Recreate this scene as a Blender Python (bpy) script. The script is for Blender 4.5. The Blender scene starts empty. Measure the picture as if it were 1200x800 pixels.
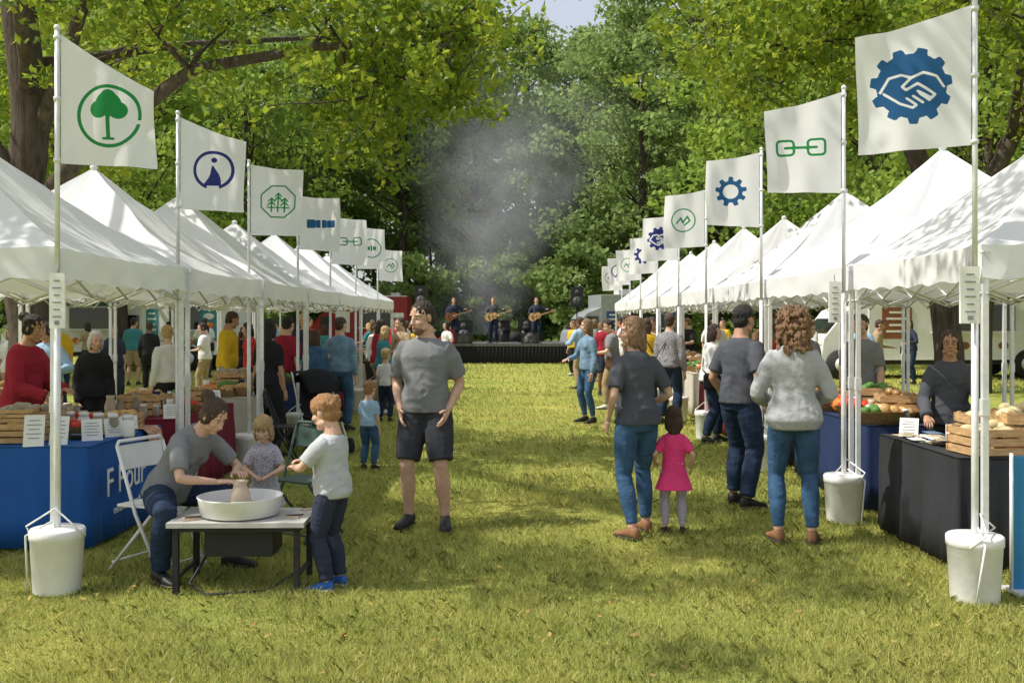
import bpy, math, random
import numpy as np
from mathutils import Vector, Matrix, noise
random.seed(7); RNG=np.random.default_rng(7)
D=bpy.data; SC=bpy.context.scene; COL=SC.collection
rad=math.radians
# ---------------------------------------------------------------- materials
MATS={}
def M(name,col,rough=.7,var=.12,scale=6,bump=0,bscale=60,metal=0,transl=0,stretch=(1,1,1),spec=.3,col2=None,isl=None):
    if name in MATS: return MATS[name]
    m=D.materials.new(name); m.use_nodes=True; nt=m.node_tree; N=nt.nodes; L=nt.links; N.clear()
    out=N.new('ShaderNodeOutputMaterial'); b=N.new('ShaderNodeBsdfPrincipled')
    b.inputs['Roughness'].default_value=rough; b.inputs['Metallic'].default_value=metal
    b.inputs['Specular IOR Level'].default_value=spec
    tc=N.new('ShaderNodeTexCoord'); mp=N.new('ShaderNodeMapping'); mp.inputs['Scale'].default_value=stretch
    L.new(tc.outputs['Object'],mp.inputs['Vector'])
    nz=N.new('ShaderNodeTexNoise'); nz.inputs['Scale'].default_value=scale; nz.inputs['Detail'].default_value=5
    L.new(mp.outputs[0],nz.inputs['Vector'])
    cr=N.new('ShaderNodeValToRGB'); cr.color_ramp.elements[0].position=.3; cr.color_ramp.elements[1].position=.7
    c1=tuple(max(0,c*(1-var)) for c in col)+(1,)
    c2=(tuple(col2) if col2 else tuple(min(1,c*(1+var)) for c in col))+(1,)
    cr.color_ramp.elements[0].color=c1; cr.color_ramp.elements[1].color=c2
    L.new(nz.outputs['Fac'],cr.inputs[0]); csrc=cr.outputs[0]
    if isl:
        g=N.new('ShaderNodeNewGeometry'); r2=N.new('ShaderNodeValToRGB'); r2.color_ramp.interpolation='LINEAR'
        els=r2.color_ramp.elements
        for i,c in enumerate(isl):
            p=i/(len(isl)-1)
            e=els[0] if i==0 else (els[1] if i==len(isl)-1 else els.new(p))
            e.position=p; e.color=tuple(c)+(1,)
        L.new(g.outputs['Random Per Island'],r2.inputs[0])
        mx=N.new('ShaderNodeMix'); mx.data_type='RGBA'; mx.inputs[0].default_value=.45
        L.new(r2.outputs[0],mx.inputs[6]); L.new(cr.outputs[0],mx.inputs[7]); csrc=mx.outputs[2]
    L.new(csrc,b.inputs['Base Color'])
    if bump:
        nb=N.new('ShaderNodeTexNoise'); nb.inputs['Scale'].default_value=bscale; nb.inputs['Detail'].default_value=4
        L.new(mp.outputs[0],nb.inputs['Vector'])
        bp=N.new('ShaderNodeBump'); bp.inputs['Strength'].default_value=bump; bp.inputs['Distance'].default_value=.02
        L.new(nb.outputs['Fac'],bp.inputs['Height']); L.new(bp.outputs[0],b.inputs['Normal'])
    if transl:
        t=N.new('ShaderNodeBsdfTranslucent'); L.new(csrc,t.inputs['Color'])
        ms=N.new('ShaderNodeMixShader'); ms.inputs[0].default_value=transl
        L.new(b.outputs[0],ms.inputs[1]); L.new(t.outputs[0],ms.inputs[2]); L.new(ms.outputs[0],out.inputs[0])
    else: L.new(b.outputs[0],out.inputs[0])
    MATS[name]=m; return m
def cloth(name,col,b=.2): return M('cloth_'+name,col,.9,.10,9,b,26,spec=.12)
MET=M('pole_metal',(.72,.73,.74),.4,.08,20,metal=.2)
WPAINT=M('white_paint',(.76,.76,.74),.45,.06,5)
WPLAST=M('white_plastic',(.82,.82,.80),.4,.10,5,.1,30)
BLACK=M('black_paint',(.025,.025,.027),.5,.2,8)
RUB=M('rubber',(.03,.03,.03),.8,.2)
WOOD=M('crate_wood',(.52,.33,.16),.7,.3,12,.3,50,stretch=(1,1,6))
WOODD=M('dark_wood',(.14,.08,.04),.7,.3,12,.3,50)
PAPER=M('paper',(.78,.78,.75),.6,.05)
INK=M('ink',(.08,.09,.1),.7)
TENTM=M('canopy_fabric',(.86,.87,.90),.75,.03,2,.25,5,transl=.32,spec=.15)
BARK=M('bark',(.085,.066,.052),.95,.45,5,1.0,16,stretch=(3,3,.6))
CLAY=M('wet_clay',(.52,.42,.31),.35,.1,10,.1,30)
# ---------------------------------------------------------------- mesh builder
class PB:
    def __init__(s): s.v=[];s.f=[];s.m=[];s.s=[]
    def add(s,vs,fs,mi=0,sm=False):
        o=len(s.v); s.v+=[tuple(v) for v in vs]
        for f in fs: s.f.append([i+o for i in f]); s.m.append(mi); s.s.append(sm)
    def box(s,c,d,mi=0,rz=0,R=None):
        R=R or Matrix.Rotation(rz,3,'Z'); c=Vector(c)
        vs=[c+R@Vector((x*d[0]/2,y*d[1]/2,z*d[2]/2)) for z in(-1,1) for y in(-1,1) for x in(-1,1)]
        s.add(vs,[(0,2,3,1),(4,5,7,6),(0,1,5,4),(2,6,7,3),(0,4,6,2),(1,3,7,5)],mi)
    def loft(s,rings,mi=0,sm=True,caps=True):
        n=len(rings[0]); vs=[p for r in rings for p in r]; fs=[]
        for i in range(len(rings)-1):
            for j in range(n):
                k=(j+1)%n; fs.append((i*n+j,i*n+k,(i+1)*n+k,(i+1)*n+j))
        if caps: fs.append(tuple(range(n))[::-1]); fs.append(tuple((len(rings)-1)*n+j for j in range(n)))
        s.add(vs,fs,mi,sm)
    def tube(s,pts,rs,mi=0,n=8,sm=True,flat=1.,up=None):
        pts=[Vector(p) for p in pts]
        if not hasattr(rs,'__len__'): rs=[rs]*len(pts)
        rings=[]; ref=None
        for i,p in enumerate(pts):
            t=(pts[min(i+1,len(pts)-1)]-pts[max(i-1,0)])
            if t.length<1e-6: t=Vector((0,0,1))
            t.normalize()
            if ref is None:
                ref=Vector(up) if up else (Vector((0,1,0)) if abs(t.y)<.8 else Vector((1,0,0)))
            a=(ref-t*ref.dot(t))
            if a.length<1e-4: a=t.orthogonal()
            a.normalize(); ref=a; b=t.cross(a)
            rings.append([p+(a*math.cos(q)*flat+b*math.sin(q))*rs[i] for q in [2*math.pi*k/n for k in range(n)]])
        s.loft(rings,mi,sm)
    def ell(s,c,r,mi=0,n=12,m=8,R=None):
        if not hasattr(r,'__len__'): r=(r,r,r)
        R=R or Matrix.Identity(3); c=Vector(c); vs=[c+R@Vector((0,0,-r[2]))]; fs=[]
        for i in range(1,m):
            ph=math.pi*i/m-math.pi/2
            for j in range(n):
                q=2*math.pi*j/n; vs.append(c+R@Vector((r[0]*math.cos(ph)*math.cos(q),r[1]*math.cos(ph)*math.sin(q),r[2]*math.sin(ph))))
        vs.append(c+R@Vector((0,0,r[2])))
        for j in range(n): fs.append((0,1+(j+1)%n,1+j))
        for i in range(m-2):
            for j in range(n):
                a=1+i*n+j; b=1+i*n+(j+1)%n; fs.append((a,b,b+n,a+n))
        T=len(vs)-1
        for j in range(n): fs.append((1+(m-2)*n+j,1+(m-2)*n+(j+1)%n,T))
        s.add(vs,fs,mi,True)
    def lathe(s,c,prof,mi=0,n=24,sm=True,caps=True):
        c=Vector(c); s.loft([[c+Vector((r*math.cos(2*math.pi*k/n),r*math.sin(2*math.pi*k/n),z)) for k in range(n)] for r,z in prof],mi,sm,caps)
    def mesh(s,name,mats):
        me=D.meshes.new(name); me.from_pydata(s.v,[],s.f)
        me.polygons.foreach_set('material_index',s.m); me.polygons.foreach_set('use_smooth',s.s)
        for m in mats: me.materials.append(m)
        return me
    def obj(s,name,mats,parent=None,loc=(0,0,0),rz=0,sc=1):
        o=D.objects.new(name,s.mesh(name,mats)); COL.objects.link(o); o.location=loc; o.rotation_euler=(0,0,rz); o.scale=(sc,sc,sc)
        if parent: o.parent=parent
        return o
def empty(name,loc=(0,0,0),rz=0,sc=1):
    o=D.objects.new(name,None); COL.objects.link(o); o.location=loc; o.rotation_euler=(0,0,rz); o.scale=(sc,sc,sc); o.empty_display_size=.1; return o
def remesh(pb,vox,it=2):
    o=D.objects.new('tmp',pb.mesh('tmp',[])); COL.objects.link(o)
    r=o.modifiers.new('r','REMESH'); r.mode='VOXEL'; r.voxel_size=vox; r.use_smooth_shade=True
    if it: q=o.modifiers.new('s','SMOOTH'); q.factor=.5; q.iterations=it
    dg=bpy.context.evaluated_depsgraph_get(); me=D.meshes.new_from_object(o.evaluated_get(dg))
    D.objects.remove(o)
    vs=[v.co.copy() for v in me.vertices]; ns=[v.normal.copy() for v in me.vertices]; fs=[tuple(p.vertices) for p in me.polygons]
    D.meshes.remove(me); return vs,ns,fs
def folds(vs,ns,amp,sc,seed=0,st=(1,1,.45)):
    o=[]
    for v,n in zip(vs,ns):
        p=Vector((v.x*st[0]*sc+seed,v.y*st[1]*sc,v.z*st[2]*sc))
        o.append(v+n*amp*(noise.noise(p)+.5*noise.noise(p*2.3)))
    return o
def wrinkle(vs,ns,amp,seed,mode):
    o=[]
    for v,n in zip(vs,ns):
        z=v.z
        if mode=='top': p=Vector((v.x*7+z*5*(1 if v.x>0 else -1)+seed,v.y*7,z*13-v.x*abs(v.x)*18)); w=.45+.9*math.exp(-((z-1.03)/.13)**2)
        else: p=Vector((v.x*6+seed,v.y*6+z*4,z*20)); w=.35+1.0*math.exp(-((z-.50)/.10)**2)+.9*math.exp(-((z-.14)/.09)**2)+.6*math.exp(-((z-.84)/.06)**2)
        a=noise.noise(p); b_=1-abs(a)*2.6; q=noise.noise(Vector((v.x*5+seed,v.y*5,z*4)))
        o.append(v+n*amp*w*(b_*.5+q*.9))
    return o
def text_obj(txt,size,mat,loc,rot,parent=None,name='lettering'):
    c=D.curves.new('t','FONT'); c.body=txt; c.size=size; c.extrude=.002; c.align_x='CENTER'; c.align_y='CENTER'
    o=D.objects.new('t',c); COL.objects.link(o); dg=bpy.context.evaluated_depsgraph_get()
    me=D.meshes.new_from_object(o.evaluated_get(dg)); D.objects.remove(o)
    me.materials.clear(); me.materials.append(mat)
    n=D.objects.new(name,me); COL.objects.link(n); n.location=loc; n.rotation_euler=rot
    if parent: n.parent=parent
    return n
# ---------------------------------------------------------------- people
def mk_head():
    p=PB()
    p.ell((0,.015,.03),(.076,.097,.088),n=20,m=14)
    p.ell((0,-.018,-.04),(.057,.066,.074),n=20,m=14)
    p.ell((0,-.054,-.094),(.028,.027,.022)); 
    p.tube([(0,-.074,.018),(0,-.090,-.008),(0,-.101,-.03),(0,-.088,-.037)],[.008,.010,.0135,.011])
    for sx in(-1,1):
        p.ell((sx*.011,-.088,-.032),(.008,.011,.008))
        p.ell((sx*.03,-.058,.030),(.027,.021,.009)); p.ell((sx*.034,-.047,-.028),(.026,.029,.026))
        p.ell((sx*.079,.008,-.006),(.008,.019,.030),R=Matrix.Rotation(sx*.3,3,'Z'))
        p.ell((sx*.045,-.01,-.07),(.02,.04,.025))
    p.ell((0,-.079,-.060),(.023,.011,.010))
    p.tube([(0,.03,-.03),(0,.03,-.11),(0,.035,-.17)],[.05,.054,.06],n=14)
    return remesh(p,.005,3)
HEAD=mk_head()
def SK(n,c): return M('skin_'+n,c,.5,.08,25,.05,80,spec=.35)
SKL=SK('light',(.60,.37,.27)); SKM=SK('tan',(.44,.25,.16)); SKD=SK('brown',(.20,.10,.06))
def HM(n,c): return M('hair_'+n,c,.55,.35,40,.8,60,stretch=(2.5,2.5,.35),spec=.4)
HB=HM('brown',(.070,.040,.025)); HDB=HM('darkbrown',(.035,.022,.016)); HK=HM('black',(.018,.015,.014)); HBL=HM('blond',(.50,.34,.16)); HG=HM('ginger',(.40,.21,.09)); HW=HM('white',(.6,.6,.58)); HLB=HM('lightbrown',(.22,.13,.07)); HC=HM('curlybrown',(.22,.125,.065))
EYEW=M('eye_white',(.75,.72,.70),.2,.02); IRIS=M('iris',(.03,.02,.015),.15,.1); LIP=M('lips',(.45,.19,.15),.4,.05)
def ik(a,b,l1,l2,h):
    d=b-a; L=min(d.length,.998*(l1+l2)); d.normalize(); x=(l1*l1-l2*l2+L*L)/(2*L); hh=math.sqrt(max(0,l1*l1-x*x))
    h=Vector(h); pr=h-d*h.dot(d); pr.normalize(); return a+d*x+pr*hh,a+d*L
def hand(pb,W,d,palm,thumb,curl,mi=0,sc=1.):
    d=d.normalized(); p=Vector(palm); p=(p-d*p.dot(d)).normalized(); t=d.cross(p); t.normalize()
    if t.dot(Vector(thumb))<0: t=-t
    rg=[]
    for a,w,h in((-.01,.026,.02),(.02,.032,.018),(.06,.040,.016),(.088,.040,.013),(.1,.034,.009)):
        rg.append([W+d*a*sc+(t*math.cos(q)*w+p*math.sin(q)*h)*sc for q in [2*math.pi*k/10 for k in range(10)]])
    pb.loft(rg,mi)
    for off,ln,cv in((.030,.066,.8),(.010,.076,1.),(-.010,.070,1.05),(-.029,.054,1.15)):
        q=W+(d*.088+t*off)*sc; a=curl*.4*cv; pts=[q]; dd=d
        for k,fr in enumerate((.45,.32,.23)):
            dd=(d*math.cos(a)+p*math.sin(a)+t*off*2).normalized(); q=q+dd*ln*fr*sc; pts.append(q); a+=curl*cv
        pb.tube(pts,[.0095*sc,.009*sc,.008*sc,.006*sc],mi,n=6)
    q=W+(d*.02+t*.028)*sc; dd=(d*.65+t*.65+p*.35).normalized(); q2=q+dd*.04*sc; q3=q2+(d*.8+t*.15+p*.5).normalized()*.03*sc
    pb.tube([q,q2,q3],[.013*sc,.011*sc,.008*sc],mi,n=6)
BODY={'m':[(-.11,.11,.085,.015),(-.03,.155,.115,.015),(.07,.148,.110,.005),(.16,.138,.102,0),(.27,.150,.108,0),(.38,.165,.114,0),(.43,.158,.1,.005),(.47,.122,.084,.012),(.495,.088,.070,.014),(.53,.062,.062,.01),(.60,.058,.060,-.005)],
      'f':[(-.11,.115,.09,.02),(-.03,.168,.120,.02),(.07,.146,.104,.008),(.16,.118,.09,0),(.27,.130,.098,0),(.38,.145,.102,0),(.43,.138,.088,.005),(.47,.108,.074,.012),(.495,.076,.060,.012),(.53,.050,.052,.008),(.60,.047,.050,-.005)]}
def person(name,x,y,h=1.75,yaw=0,z=0,sex='m',skin=SKL,hair=('short',HB),top=(None,'short'),bot=(None,'pants'),shoe=None,
           p0=2,p1=2,tw=0,hy=0,hp=0,hs=1.,pel=(0,0,.93),wr=None,el=None,ank=None,kn=None,toe=None,curl=.35,b=1.,lod=0,tlen=-.05,beard=None,sole=None,hd=None,loose=.0,glass=False,slv=.62,belt=None,bag=None):
    kid=hs>1.1
    tall=.93+.532+.135*hs+.118*hs
    s=h/tall if pel[2]==.93 else h/1.73
    E=empty(name,(x,y,z),rad(yaw),s)
    vox=.010 if not lod else .02
    pel=Vector(pel); p0=rad(p0);p1=rad(p1);tw=rad(tw)
    def frame(hr):
        pos=pel.copy(); n=8
        if hr<=0:
            R=Matrix.Rotation(p0,3,'X'); return pos+R@Vector((0,0,hr)),R
        for i in range(n):
            t=min(1,(i+.5)/n*hr/.5); R=Matrix.Rotation(p0+(p1-p0)*t,3,'X'); pos=pos+R@Vector((0,0,hr/n))
        t=min(1,hr/.5); return pos,Matrix.Rotation(tw*t,3,'Z')@Matrix.Rotation(p0+(p1-p0)*t,3,'X')
    def ring(hr,rx,ry,yo,n=20):
        P,R=frame(hr); o=[]
        for k in range(n):
            q=2*math.pi*k/n; c,sn=math.cos(q),math.sin(q)
            o.append(P+R@Vector((math.copysign(abs(c)**.88,c)*rx*b,yo+math.copysign(abs(sn)**.88,sn)*ry*b,0)))
        return o
    prof=BODY[sex]; sw=(.165 if sex=='m' else .142)*(1 if not kid else .88)
    if kid: prof=[(a,c*.9,d,e) for a,c,d,e in BODY['m']]
    PS,RS=frame(.420); ar=(1. if sex=='m' else .84)*b
    arms=[];legs=[]
    hint=el or {}
    for sd,k in((1,'L'),(-1,'R')):
        S=PS+RS@Vector((sd*sw,0,0)); w=(wr or {}).get(k); w=Vector(w) if w else S+Vector((sd*.06,-.05,-.525))
        e_,w_=ik(S,w,.285,.255,hint.get(k,(sd*.5,1,0))); arms.append((sd,k,S,e_,w_))
        H=pel+Matrix.Rotation(p0,3,'X')@Vector((sd*.085*b,.01,-.03)); a=(ank or {}).get(k); a=Vector(a) if a else Vector((sd*.12,.02,.085))
        kk,a_=ik(H,a,.42,.42,(kn or {}).get(k,(sd*.15,-1,0))); a_.z=max(a_.z,.08); legs.append((sd,k,H,kk,a_))
    def armtube(pb,S,e_,w_,inf,f0=0,f1=1,start=None):
        P=[];R=[];A=[(0,.052),(.12,.054),(.3,.048),(.45,.040),(.53,.036),(.62,.040),(.72,.037),(.88,.029),(1,.025)]
        for t,r in A:
            if t>f1: continue
            q=S.lerp(e_,t/.53) if t<.53 else e_.lerp(w_,(t-.53)/.47); P.append(q);R.append(r*ar+inf)
        q=S.lerp(e_,f1/.53) if f1<.53 else e_.lerp(w_,(f1-.53)/.47)
        rr=np.interp(f1,[a[0] for a in A],[a[1] for a in A]); P.append(q);R.append(rr*ar+inf*1.15)
        if start is not None: P.insert(0,start);R.insert(0,R[0]*.85)
        if (P[-1]-P[-2]).length<1e-4: P.pop(-2);R.pop(-2)
        pb.tube(P,R,n=12)
    def legtube(pb,H,k_,a_,inf,f1=1,flare=0):
        A=[(0,.082),(.12,.088),(.3,.076),(.45,.058),(.5,.054),(.58,.052),(.68,.058),(.78,.051),(.9,.037),(1,.035)]
        P=[];R=[]
        for t,r in A+[(f1,None)]:
            if t>f1: continue
            if r is None: r=np.interp(f1,[a[0] for a in A],[a[1] for a in A])
            elif t==f1: continue
            P.append(H.lerp(k_,t/.5) if t<.5 else k_.lerp(a_,(t-.5)/.5)+Vector((0,.012*math.sin(math.pi*(t-.5)*2) if pel.z>.9 else 0,0))); R.append((r*b+inf)+flare*t)
        pb.tube(P,R,n=12)
    pb=PB(); pb.loft([ring(*r) for r in prof])
    for sd,k,S,e_,w_ in arms: armtube(pb,S,e_,w_,0,start=PS+RS@Vector((sd*.06,0,-.01)))
    for sd,k,H,k_,a_ in legs: legtube(pb,H,k_,a_,0)
    vs,ns,fs=remesh(pb,max(vox,.012),2); q=PB(); q.add(vs,fs,0,True)
    for sd,k,S,e_,w_ in arms:
        fd=(w_-e_).normalized(); 
        if hd and k in hd: fd=Vector(hd[k]).normalized()
        down=abs(fd.z)>.6 and fd.z<0
        hand(q,w_,fd,(-sd,0,0) if down else (0,0,-1),(0,-1,0) if down else (-sd,0,0),curl,0,1. if sex=='m' else .92)
    bare=shoe is None
    q.obj('body',[skin],E)
    f=PB()
    for sd,k,H,k_,a_ in legs:
        t=Vector((toe or {}).get(k,(sd*.22,-1,0))).normalized(); sdv=Vector((-t.y,t.x,0)); rg=[];so=[]; g=a_.z-.085 
        for a,w,hh in((-.062,.020,.07),(-.05,.034,.10),(0,.038,.115),(.05,.041,.088),(.11,.046,.062),(.16,.044,.05),(.19,.034,.04),(.205,.014,.03)):
            c=Vector((a_.x,a_.y,g))+t*a; rg.append([c+sdv*math.copysign(abs(math.cos(u))**.8,math.cos(u))*w+Vector((0,0,.012+(hh-.012)*(.5+.5*math.sin(u)))) for u in [2*math.pi*j/12 for j in range(12)]])
            if not bare: so.append([c+sdv*math.cos(u)*(w+.006)+Vector((0,0,.013+.013*math.sin(u))) for u in [2*math.pi*j/12 for j in range(12)]])
        f.loft(rg,0); 
        if so: f.loft(so,1)
    f.obj('shoes' if not bare else 'feet',[shoe or skin,sole or BLACK],E)
    bm,bt=bot
    if bm:
        pb=PB(); inf=.009+loose*.3
        pb.loft([ring(hr,rx+inf,ry+inf,yo) for hr,rx,ry,yo in prof[:3]]+[ring(.10,prof[2][1]*.97+inf,prof[2][2]+inf-.002,0)])
        f1={'pants':.97,'shorts':.47,'skinny':.955,'capri':.75}[bt]
        for sd,k,H,k_,a_ in legs: legtube(pb,H,k_,a_,{'pants':.015,'shorts':.020,'skinny':.009,'capri':.009}[bt],f1,{'pants':.010,'shorts':.03,'skinny':0,'capri':0}[bt])
        vs,ns,fs=remesh(pb,vox,2); vs=wrinkle(vs,ns,.008 if bt!='skinny' else .0055,x*3,'bot'); q=PB(); q.add(vs,fs,0,True); q.obj('shorts' if bt=='shorts' else 'trousers',[bm],E)
    tm,tt=top
    if tm:
        pb=PB(); inf=.016+loose; rr=[]
        lo=tlen
        if lo<-.12:
            for hr in np.linspace(lo,-.1,5): 
                fl=(-.1-hr)*.32; rr.append(ring(hr,.165+inf+fl,.12+inf+fl,.012))
            rr+= [ring(hr,rx+inf,ry+inf,yo) for hr,rx,ry,yo in prof[1:9]]
        else:
            hx=np.interp(lo,[a[0] for a in prof],[a[1] for a in prof]); hy2=np.interp(lo,[a[0] for a in prof],[a[2] for a in prof])
            rr=[ring(lo,hx+inf+.012,hy2+inf+.014,.014)]+[ring(hr,rx+inf+(.008 if hr<.12 else 0),ry+inf+(.014 if hr<.2 else 0),yo) for hr,rx,ry,yo in prof if lo+.03<hr<.5]
        rr.append(ring(.512,.078,.072,.010)); 
        pb.loft(rr)
        if sex=='f' and not kid:
            P,R=frame(.33)
            for sd in(-1,1): pb.ell(P+R@Vector((sd*.062,-.074,0)),(.060,.056,.060))
        f1={'short':.42,'long':.985,'half':slv,'none':.08}[tt]
        for sd,k,S,e_,w_ in arms: armtube(pb,S,e_,w_,.012+loose*.6+(.008 if tt=='short' else .004),f1=f1,start=PS+RS@Vector((sd*.06,0,-.01)))
        vs,ns,fs=remesh(pb,vox,3); vs=wrinkle(vs,ns,.010,x*5+y,'top'); q=PB(); q.add(vs,fs,0,True); q.obj('dress' if lo<-.12 else 'shirt',[tm],E)
    if bag:
        q=PB(); P,R=frame(.45); sd=bag[1]; h0=P+Vector((-sd*.07,0,.05)); bx=pel+Vector((sd*.21,.02,-.02))
        q.tube([h0+Vector((0,-.09,-.02)),P+Vector((sd*.03,-.15,-.12)),pel+Vector((sd*.15,-.13,.12)),bx+Vector((0,-.06,.1))],.011,0,6,flat=.4)
        q.tube([h0+Vector((0,.08,-.02)),P+Vector((sd*.03,.14,-.12)),pel+Vector((sd*.15,.15,.12)),bx+Vector((0,.08,.1))],.011,0,6,flat=.4)
        q.loft([[bx+Vector((sd*dx*w_,dy*w_,dz)) for dx,dy in((-.04,-.12),(.05,-.12),(.05,.12),(-.04,.12))] for dz,w_ in((-.13,.9),(-.10,1.05),(.06,1),(.10,.8))],0,False)
        q.obj('shoulder_bag',[bag[0]],E)
    P,R=frame(.532); HR=Matrix.Rotation(rad(hy),3,'Z')@Matrix.Rotation(rad(hp),3,'X')
    hc=P+HR@Vector((0,-.02,.135*hs))
    W=1.03 if sex=='m' else .97
    T=lambda v: hc+HR@(Vector(v)*hs*W)
    q=PB(); q.add([T(v) for v in HEAD[0]],HEAD[2],0,True)
    for sx in(-1,1):
        q.ell(T((sx*.030,-.0650,.005)),(.0125*hs,.011*hs,.0065*hs),1,8,6,R=HR); q.ell(T((sx*.030,-.0733,.005)),(.006*hs,.004*hs,.0058*hs),2,8,6,R=HR)
        q.tube([T((sx*.014,-.080,.024)),T((sx*.03,-.078,.029)),T((sx*.046,-.068,.024))],[.002*hs,.003*hs,.0015*hs],4,5)
    q.ell(T((0,-.0865,-.060)),(.020*hs,.0055*hs,.0055*hs),3,8,6,R=HR)
    if glass:
        for sx in(-1,1):
            c=[T((sx*.033+.02*math.cos(u),-.088,.003+.016*math.sin(u))) for u in np.linspace(0,2*math.pi,13)]; q.tube(c,.0012,2,4)
            q.tube([T((sx*.053,-.086,.006)),T((sx*.082,-.01,.006))],.0012,2,4)
    q.obj('head',[skin,EYEW,IRIS,LIP,hair[1]],E)
    st,hm=hair; hb=PB(); A=lambda c,r: hb.ell(c,r,n=14,m=10)
    A((0,.022,.040),(.082,.100,.088)); A((0,.05,-.012),(.07,.062,.075))
    if st=='kid':
        A((0,.012,.045),(.088,.106,.088)); A((0,-.055,.082),(.055,.035,.025))
        for i in range(14):
            a=random.uniform(0,6.28); A((.07*math.cos(a),.02+.085*math.sin(a),.05+random.uniform(-.02,.05)),(.022,.022,.022))
    if st in('bob','long','girl'):
        for sx in(-1,1): A((sx*.070,.02,-.045),(.026,.055,.095))
        A((0,.066,-.06),(.084,.056,.11))
    if st=='bob': A((0,.07,-.11),(.078,.048,.085))
    if st=='long': A((0,.075,-.14),(.085,.045,.11)); A((0,.08,-.2),(.07,.035,.08))
    if st=='girl': A((0,.07,-.12),(.07,.045,.07)); A((0,.012,.045),(.086,.104,.088))
    if st in('bun','pony'):
        for sx in(-1,1): A((sx*.068,.018,-.008),(.020,.058,.058))
    if st=='bun': A((0,.13,.075),(.048,.050,.048)); A((0,.105,.06),(.04,.04,.04))
    if st=='pony': A((0,.108,.05),(.035,.04,.035)); hb.tube([(0,.12,.04),(0,.15,-.01),(0,.14,-.08),(.01,.12,-.16)],[.022,.03,.026,.008],n=10)
    if st=='curly':
        A((0,.055,-.06),(.112,.09,.14)); rr=random.Random(3)
        for i in range(240):
            a=rr.uniform(0,2*math.pi); zz=rr.uniform(-.23,.125); w=.118 if zz<.02 else .118*math.sqrt(max(.04,1-((zz-.02)/.13)**2))
            c=(w*math.cos(a),.045+w*.95*math.sin(a),zz)
            if c[1]<-.03 and zz<.06: continue
            r=rr.uniform(.009,.019); A(c,(r,r,r*1.5))
    vs,ns,fs=remesh(hb,(.006 if st=='curly' else .008) if not lod else .012,2 if st!='curly' else 1)
    vs=folds(vs,ns,.010 if st=='curly' else .008,50,x,(1.8,1.8,.4)); q=PB(); q.add([T(v) for v in vs],fs,0,True); q.obj('hair',[hm],E)
    if beard:
        bb=PB(); bb.ell((0,-.048,-.085),(.041,.046,.040)); bb.ell((0,-.018,-.065),(.061,.052,.045)); vs,ns,fs=remesh(bb,.008,1)
        q=PB(); q.add([T(v) for v in vs],fs,0,True); q.obj('beard',[beard],E)
    return E
GT=cloth('gray_tshirt',(.21,.215,.225)); GL=cloth('light_gray',(.47,.48,.50)); CH=cloth('charcoal',(.08,.085,.10)); NV=cloth('navy',(.035,.042,.07)); BK=cloth('black',(.022,.022,.025))
SHO=cloth('shorts_dark',(.045,.047,.055)); SWE=cloth('sweater_gray',(.40,.41,.42),.5)
JN=M('denim',(.045,.10,.19),.85,.3,9,.3,40,spec=.15); JD=M('denim_dark',(.02,.035,.07),.85,.25,9,.3,40,spec=.15); JL=M('denim_light',(.17,.27,.38),.85,.25,9,.3,40,spec=.15)
PK=cloth('pink',(.75,.06,.20)); MR=cloth('maroon',(.30,.025,.045)); YE=cloth('yellow',(.65,.42,.03)); WH=cloth('white',(.65,.65,.63)); RD=cloth('red',(.5,.05,.04)); TL=cloth('teal',(.05,.2,.22)); OL=cloth('olive',(.12,.13,.06)); LB=cloth('lightblue',(.30,.45,.60)); TAN=cloth('tan',(.35,.26,.16))
FLO=M('floral_fabric',(.20,.23,.32),.9,.2,55,col2=(.62,.55,.58)); LEG=M('patterned_leggings',(.62,.58,.60),.9,.1,70,col2=(.25,.22,.3))
PLD=M('plaid_fabric',(.10,.09,.12),.9,.2,30,col2=(.4,.4,.42),stretch=(2,.4,2))
SNB=M('sneaker_blue',(.02,.12,.45),.5,.1); SNK=M('sneaker_black',(.02,.02,.02),.5,.1); SNW=M('sneaker_white',(.6,.6,.58),.5,.1); SND=M('sandal_leather',(.25,.12,.06),.6,.2)
BRD=M('beard_stubble',(.20,.12,.08),.8,.3,60,.4,90); BAGM=M('bag_leather',(.16,.08,.04),.6,.2,12)
person('man',-.70,8.33,1.83,yaw=-8,top=(GT,'short'),bot=(SHO,'shorts'),shoe=SNK,hair=('short',HDB),beard=BRD,
  wr={'L':(.185,-.065,.895),'R':(-.185,-.065,.895)},el={'L':(.6,1,0),'R':(-.6,1,0)},ank={'L':(.15,.0,.085),'R':(-.14,.03,.085)},hy=-34,hp=9,b=1.05,loose=.006)
person('woman',.97,7.98,1.71,yaw=-158,sex='f',top=(CH,'short'),bot=(JN,'skinny'),shoe=SND,hair=('bob',HLB),skin=SKL,
  wr={'L':(.22,-.06,.90),'R':(-.20,-.17,1.0)},ank={'L':(.10,.12,.085),'R':(-.14,-.10,.085)},hy=62,hp=5,p0=0,p1=4)
person('girl',1.28,8.1,1.0,yaw=178,sex='f',hs=1.42,top=(PK,'short'),bot=(LEG,'skinny'),shoe=SNK,hair=('girl',HB),tlen=-.30,b=1.12,wr={'L':(.26,-.12,1.0),'R':(-.26,-.05,.93)})
person('man',2.06,9.25,1.81,yaw=128,top=(CH,'short'),bot=(JD,'pants'),shoe=SNK,hair=('short',HK),skin=SKM,wr={'L':(.24,-.12,.90),'R':(-.23,-.05,.88)},ank={'L':(.12,-.06,.085),'R':(-.12,.06,.085)},hy=-5,hp=8)
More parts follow.
